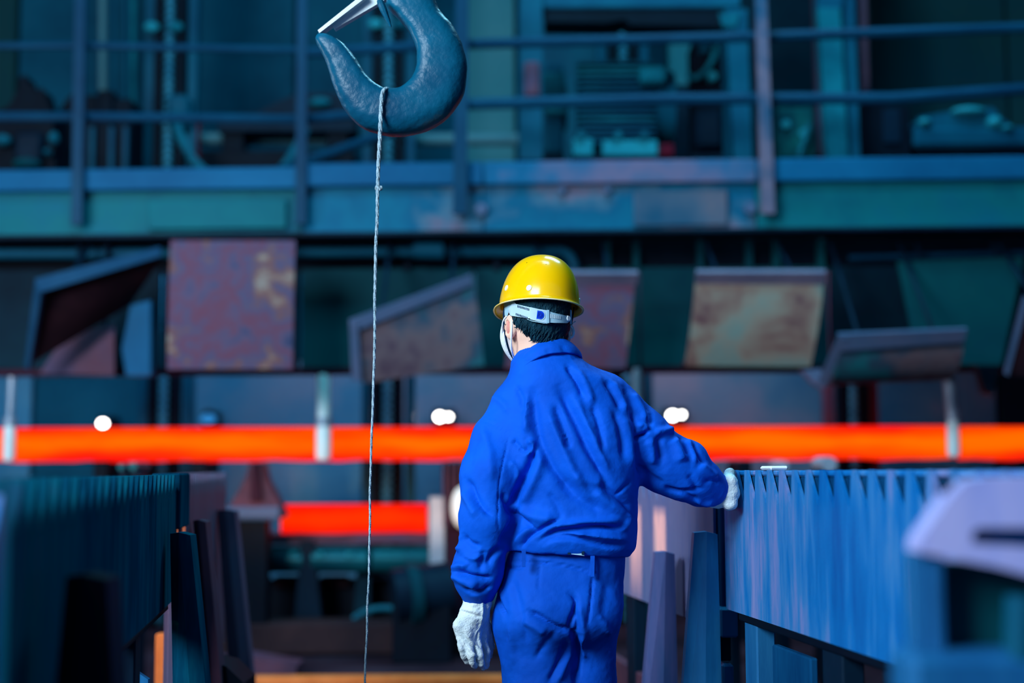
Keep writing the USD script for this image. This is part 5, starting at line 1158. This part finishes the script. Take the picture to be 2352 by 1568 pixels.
# ================================================================ the yellow helmet
hp, hl = math.radians(-6.5), math.radians(6.0)                       # nose down a little, right side lower
hz = np.array([math.sin(hl) * 1.0, 0, math.cos(hl)]); hz = hz + hf * math.sin(-hp) * 1.0; hz /= np.linalg.norm(hz)
hx = hr - hz * (hr @ hz); hx /= np.linalg.norm(hx); hy = np.cross(hz, hx)
HB = PX(1238, 703, 3.640)                                            # middle of the rim
hel = thing('hard_hat', 'glossy yellow hard hat with white rivets worn by the worker', 'helmet', HB)
def HL(p): p = np.asarray(p, float); return HB + p[..., :1] * hx + p[..., 1:2] * hy + p[..., 2:] * hz
ax_, ay_, hh = .0985, .131, .130
na, nh = 96, 40
def dome(th, w, grow=0.0):
    """Point of the shell: th round from the back (0) by the right, w from the rim (0) to the crown (1)."""
    r = np.cos(w * np.pi / 2) ** 0.74; z = np.sin(w * np.pi / 2) ** 1.04 * (hh + grow)
    return np.stack([np.sin(th) * (ax_ + grow) * r, -np.cos(th) * (ay_ + grow) * r, z], -1)
def shell_mesh(grow, lip):
    th = np.arange(na) * 2 * np.pi / na; rowsv = []
    vis = np.clip(-np.cos(th), 0, 1) ** 3                              # the peak is longer in front
    for u in lip:
        o = .0115 * u + .022 * u * vis
        p = dome(th, 0.0 * th, grow); d_ = p[:, :2] / np.linalg.norm(p[:, :2], axis=1, keepdims=True)
        p = p.copy(); p[:, :2] += d_ * o[:, None]; p[:, 2] -= (.010 * u ** .7 + .006 * u * vis); rowsv.append(p)
    for w in np.linspace(0, 1, nh)[1:-1]: rowsv.append(dome(th, w + 0 * th, grow))
    return rowsv
outer = shell_mesh(.0, (1, .75, .5, .28, .12, 0)); inner = shell_mesh(-.0035, (1, .75, .5, .28, .12, 0))
for p in inner[:6]: p[:, 2] -= .0018
R_ = inner[::-1] + outer; v = np.vstack(R_ + [dome(np.zeros(1), np.ones(1), -.0035), dome(np.zeros(1), np.ones(1))]); f = []
for i in range(len(R_) - 1):
    for j in range(na):
        l = (j + 1) % na; f += [[i * na + j, (i + 1) * na + l, i * na + l], [i * na + j, (i + 1) * na + j, (i + 1) * na + l]]
for j in range(na):
    l = (j + 1) % na; f += [[len(v) - 2, j, l], [len(v) - 1, (len(R_) - 1) * na + l, (len(R_) - 1) * na + j]]
m_ = trimesh.Trimesh(HL(v), np.array(f), process=False); m_.fix_normals()
part('shell', m_, 'helmet_yellow', hel, 60)
rim = HL(outer[0] + [0, 0, -.0006]); part('rim_edge', tube(rim, .0019, 8, closed=True), 'rim_highlight', hel, True)
def on_dome(px, py):
    th = np.linspace(-2.2, 2.2, 300)[:, None]; w = np.linspace(.02, .98, 160)[None]
    p = dome(th + 0 * w, w + 0 * th); q = proj(HL(p)); k = np.argmin(((q - [px, py]) ** 2).sum(-1)); i, j = np.unravel_index(k, q.shape[:2])
    a, b = dome(th[i, 0] + .02, w[0, j]) - p[i, j], dome(th[i, 0], w[0, j] + .02) - p[i, j]; n = np.cross(a, b); n /= np.linalg.norm(n)
    n = n if n @ p[i, j] > 0 else -n
    return HL(p[i, j]), n[0] * hx + n[1] * hy + n[2] * hz
for x, y in ((1163, 661), (1215, 660.5), (1298, 677.5), (1331, 691)):
    p, n = on_dome(x, y); part('rivet', tube([p - n * .001, p + n * .0012, p + n * .0022], [.0078, .0076, .0058], 20), 'white_plastic', hel, 25, label='white round rivet')
for x, y, r in ((1210, 603, .0018), (1264, 599, .0022), (1254, 607, .0012), (1303, 616, .0011)):
    p, n = on_dome(x, y); part('scuff_mark', tube([p - n * .001, p + n * .0003], [r, r * .8], 7), 'scuff', hel)
# headband round the back of the head: strap, ratchet slots, buckle, ribbed strap
ba, bb_ = .0865, .106
def band(px, py, off=0.0):
    """Where a pixel meets the upright oval of the headband."""
    r = ray(px, py); o = EYE - HC; a_, b_ = ba + off, bb_ + off
    ox, oy, rx, ry = (o @ hr) / a_, (o @ hf) / b_, (r @ hr) / a_, (r @ hf) / b_
    A2, B2, C2 = rx * rx + ry * ry, ox * rx + oy * ry, ox * ox + oy * oy - 1
    disc = B2 * B2 - A2 * C2
    return EYE + r * ((-B2 - math.sqrt(max(disc, 0))) / A2)
def band_strip(nm, tops, bots, m, off, th, lab=None, parent=None):
    xs_ = np.linspace(tops[0][0], tops[-1][0], 24); t_ = np.interp(xs_, *np.array(tops, float).T); b_ = np.interp(xs_, *np.array(bots, float).T)
    rows_ = [[band(x, y, off) for x, y in zip(xs_, t_)], [band(x, y, off) for x, y in zip(xs_, b_)], [band(x, y, off - th) for x, y in zip(xs_, b_)], [band(x, y, off - th) for x, y in zip(xs_, t_)]]
    v = np.array(rows_).reshape(-1, 3); n = len(xs_); f = []
    for i in range(4):
        k = (i + 1) % 4
        for j in range(n - 1): f += [[i * n + j, k * n + j + 1, i * n + j + 1], [i * n + j, k * n + j, k * n + j + 1]]
    f += [[0, n, 2 * n], [0, 2 * n, 3 * n], [n - 1, 3 * n - 1, 2 * n - 1], [n - 1, 4 * n - 1, 3 * n - 1]]
    mm = trimesh.Trimesh(v, np.array(f), process=False); mm.fix_normals()
    return part(nm, mm, m, parent or hel, 30, label=lab)
def z5(*p): return [(1140 + x / 9.8, 680 + y / 9.8) for x, y in p]
sl = band_strip('strap', z5((265, 290), (300, 250), (400, 110), (440, 175), (760, 250)), z5((265, 340), (320, 440), (400, 450), (520, 470), (720, 500)), 'strap_white', .002, .003, 'white slotted headband strap')
for i in range(9):
    x = 475 + i * 31; y = 200 + i * 9; band_strip('slot', z5((x, y), (x + 14, y + 3)), z5((x - 6, y + 50), (x + 8, y + 53)), 'strap_dark', .0030, .002, None, sl)
    x = 436 + i * 31; y = 378 + i * 11; band_strip('slot', z5((x, y), (x + 14, y + 3)), z5((x - 6, y + 50), (x + 8, y + 53)), 'strap_dark', .0030, .002, None, sl)
bk_ = band_strip('buckle', z5((760, 245), (960, 290), (1150, 318)), z5((705, 505), (900, 555), (1105, 600)), 'strap_white', .0055, .005, 'white buckle with a blue letter D')
band_strip('buckle_rim', z5((690, 505), (780, 545), (1100, 600), (1160, 605)), z5((690, 520), (800, 565), (1080, 615), (1170, 620)), 'strap_plastic', .004, .003, None, bk_)
band_strip('buckle_end', z5((1130, 310), (1190, 305)), z5((1090, 600), (1150, 606)), 'strap_plastic', .007, .006, None, bk_)
# the D badge, built as the letter with two inner outlines
def band_poly(nm, rings, m, off, parent):
    xy = [np.array(z5(*r)) for r in rings]
    cs = CrossSection([x for x in xy], m3.FillRule.EvenOdd); v, f = arr(cs.extrude(1.0))
    w = np.array([band(px, py, off - .003 + .003 * (e if True else 0)) for px, py, e in v]); mm = trimesh.Trimesh(w, f, process=False); mm.fix_normals()
    part(nm, mm, m, parent, False)
def dshape(cx, cy, w, h, n=16):
    """A capital D in the slanting frame of the strap."""
    p = [(-w / 2, -h / 2), (0, -h / 2)] + [(0 + w / 2 * math.sin(a), -h / 2 * math.cos(a)) for a in np.linspace(0.1, math.pi - .1, n)] + [(0, h / 2), (-w / 2, h / 2)]
    return [(cx + x + y * -.13, cy + y + x * .16) for x, y in p]
band_poly('letter_D', [dshape(995, 425, 160, 180)], 'logo_blue', .0066, bk_)
band_poly('letter_D_line', [dshape(990, 425, 110, 122), dshape(988, 425, 84, 96)], 'logo_deep', .0072, bk_)
band_poly('letter_D_line', [dshape(988, 425, 58, 70), dshape(988, 425, 34, 46)], 'logo_deep', .0072, bk_)
band_poly('badge_rim', [dshape(1008, 430, 200, 212), dshape(1006, 430, 184, 196)], 'strap_plastic', .0064, bk_)
sr_ = band_strip('strap', z5((1180, 335), (1300, 375), (1480, 415), (1600, 445), (1672, 470)), z5((1145, 590), (1300, 600), (1400, 600), (1600, 606), (1660, 560)), 'strap_plastic', .004, .003, 'pale blue ribbed headband strap')
for i in range(12):
    x = 1205 + i * 22; band_strip('strap_rib', z5((x, 392 + i * 5), (x + 8, 394 + i * 5)), z5((x - 8, 490 + i * 2.5), (x, 491 + i * 2.5)), 'white_plastic', .0052, .002, None, sr_)
p = band(1305, 731, .004); nn = (p - HC) * [1, 1, 0]; nn /= np.linalg.norm(nn); part('strap_knob', tube([p - nn * .002, p + nn * .003], [.0075, .006], 16), 'white_plastic', hel, 25)
band_strip('temple_strap', z5((165, 120), (250, 110), (380, 85)), z5((240, 440), (262, 420), (290, 260)), 'strap_plastic', .0, .002)
band_strip('temple_strap', z5((1660, 300), (1700, 320)), z5((1640, 620), (1690, 640)), 'strap_plastic', .003, .002)
loop('chin_strap', [ex(1160, 700, -.005), ex(1157, 730, -.012), ex(1161, 770, -.012), ex(1168, 800, -.004), ex(1180, 824, .012), ex(1190, 834, .02)], .0026, 'strap_dark', hel)
loop('chin_strap', [ex(1318, 706, .03), ex(1311, 750, .01), ex(1305, 780, .01)], .0024, 'strap_dark', hel)
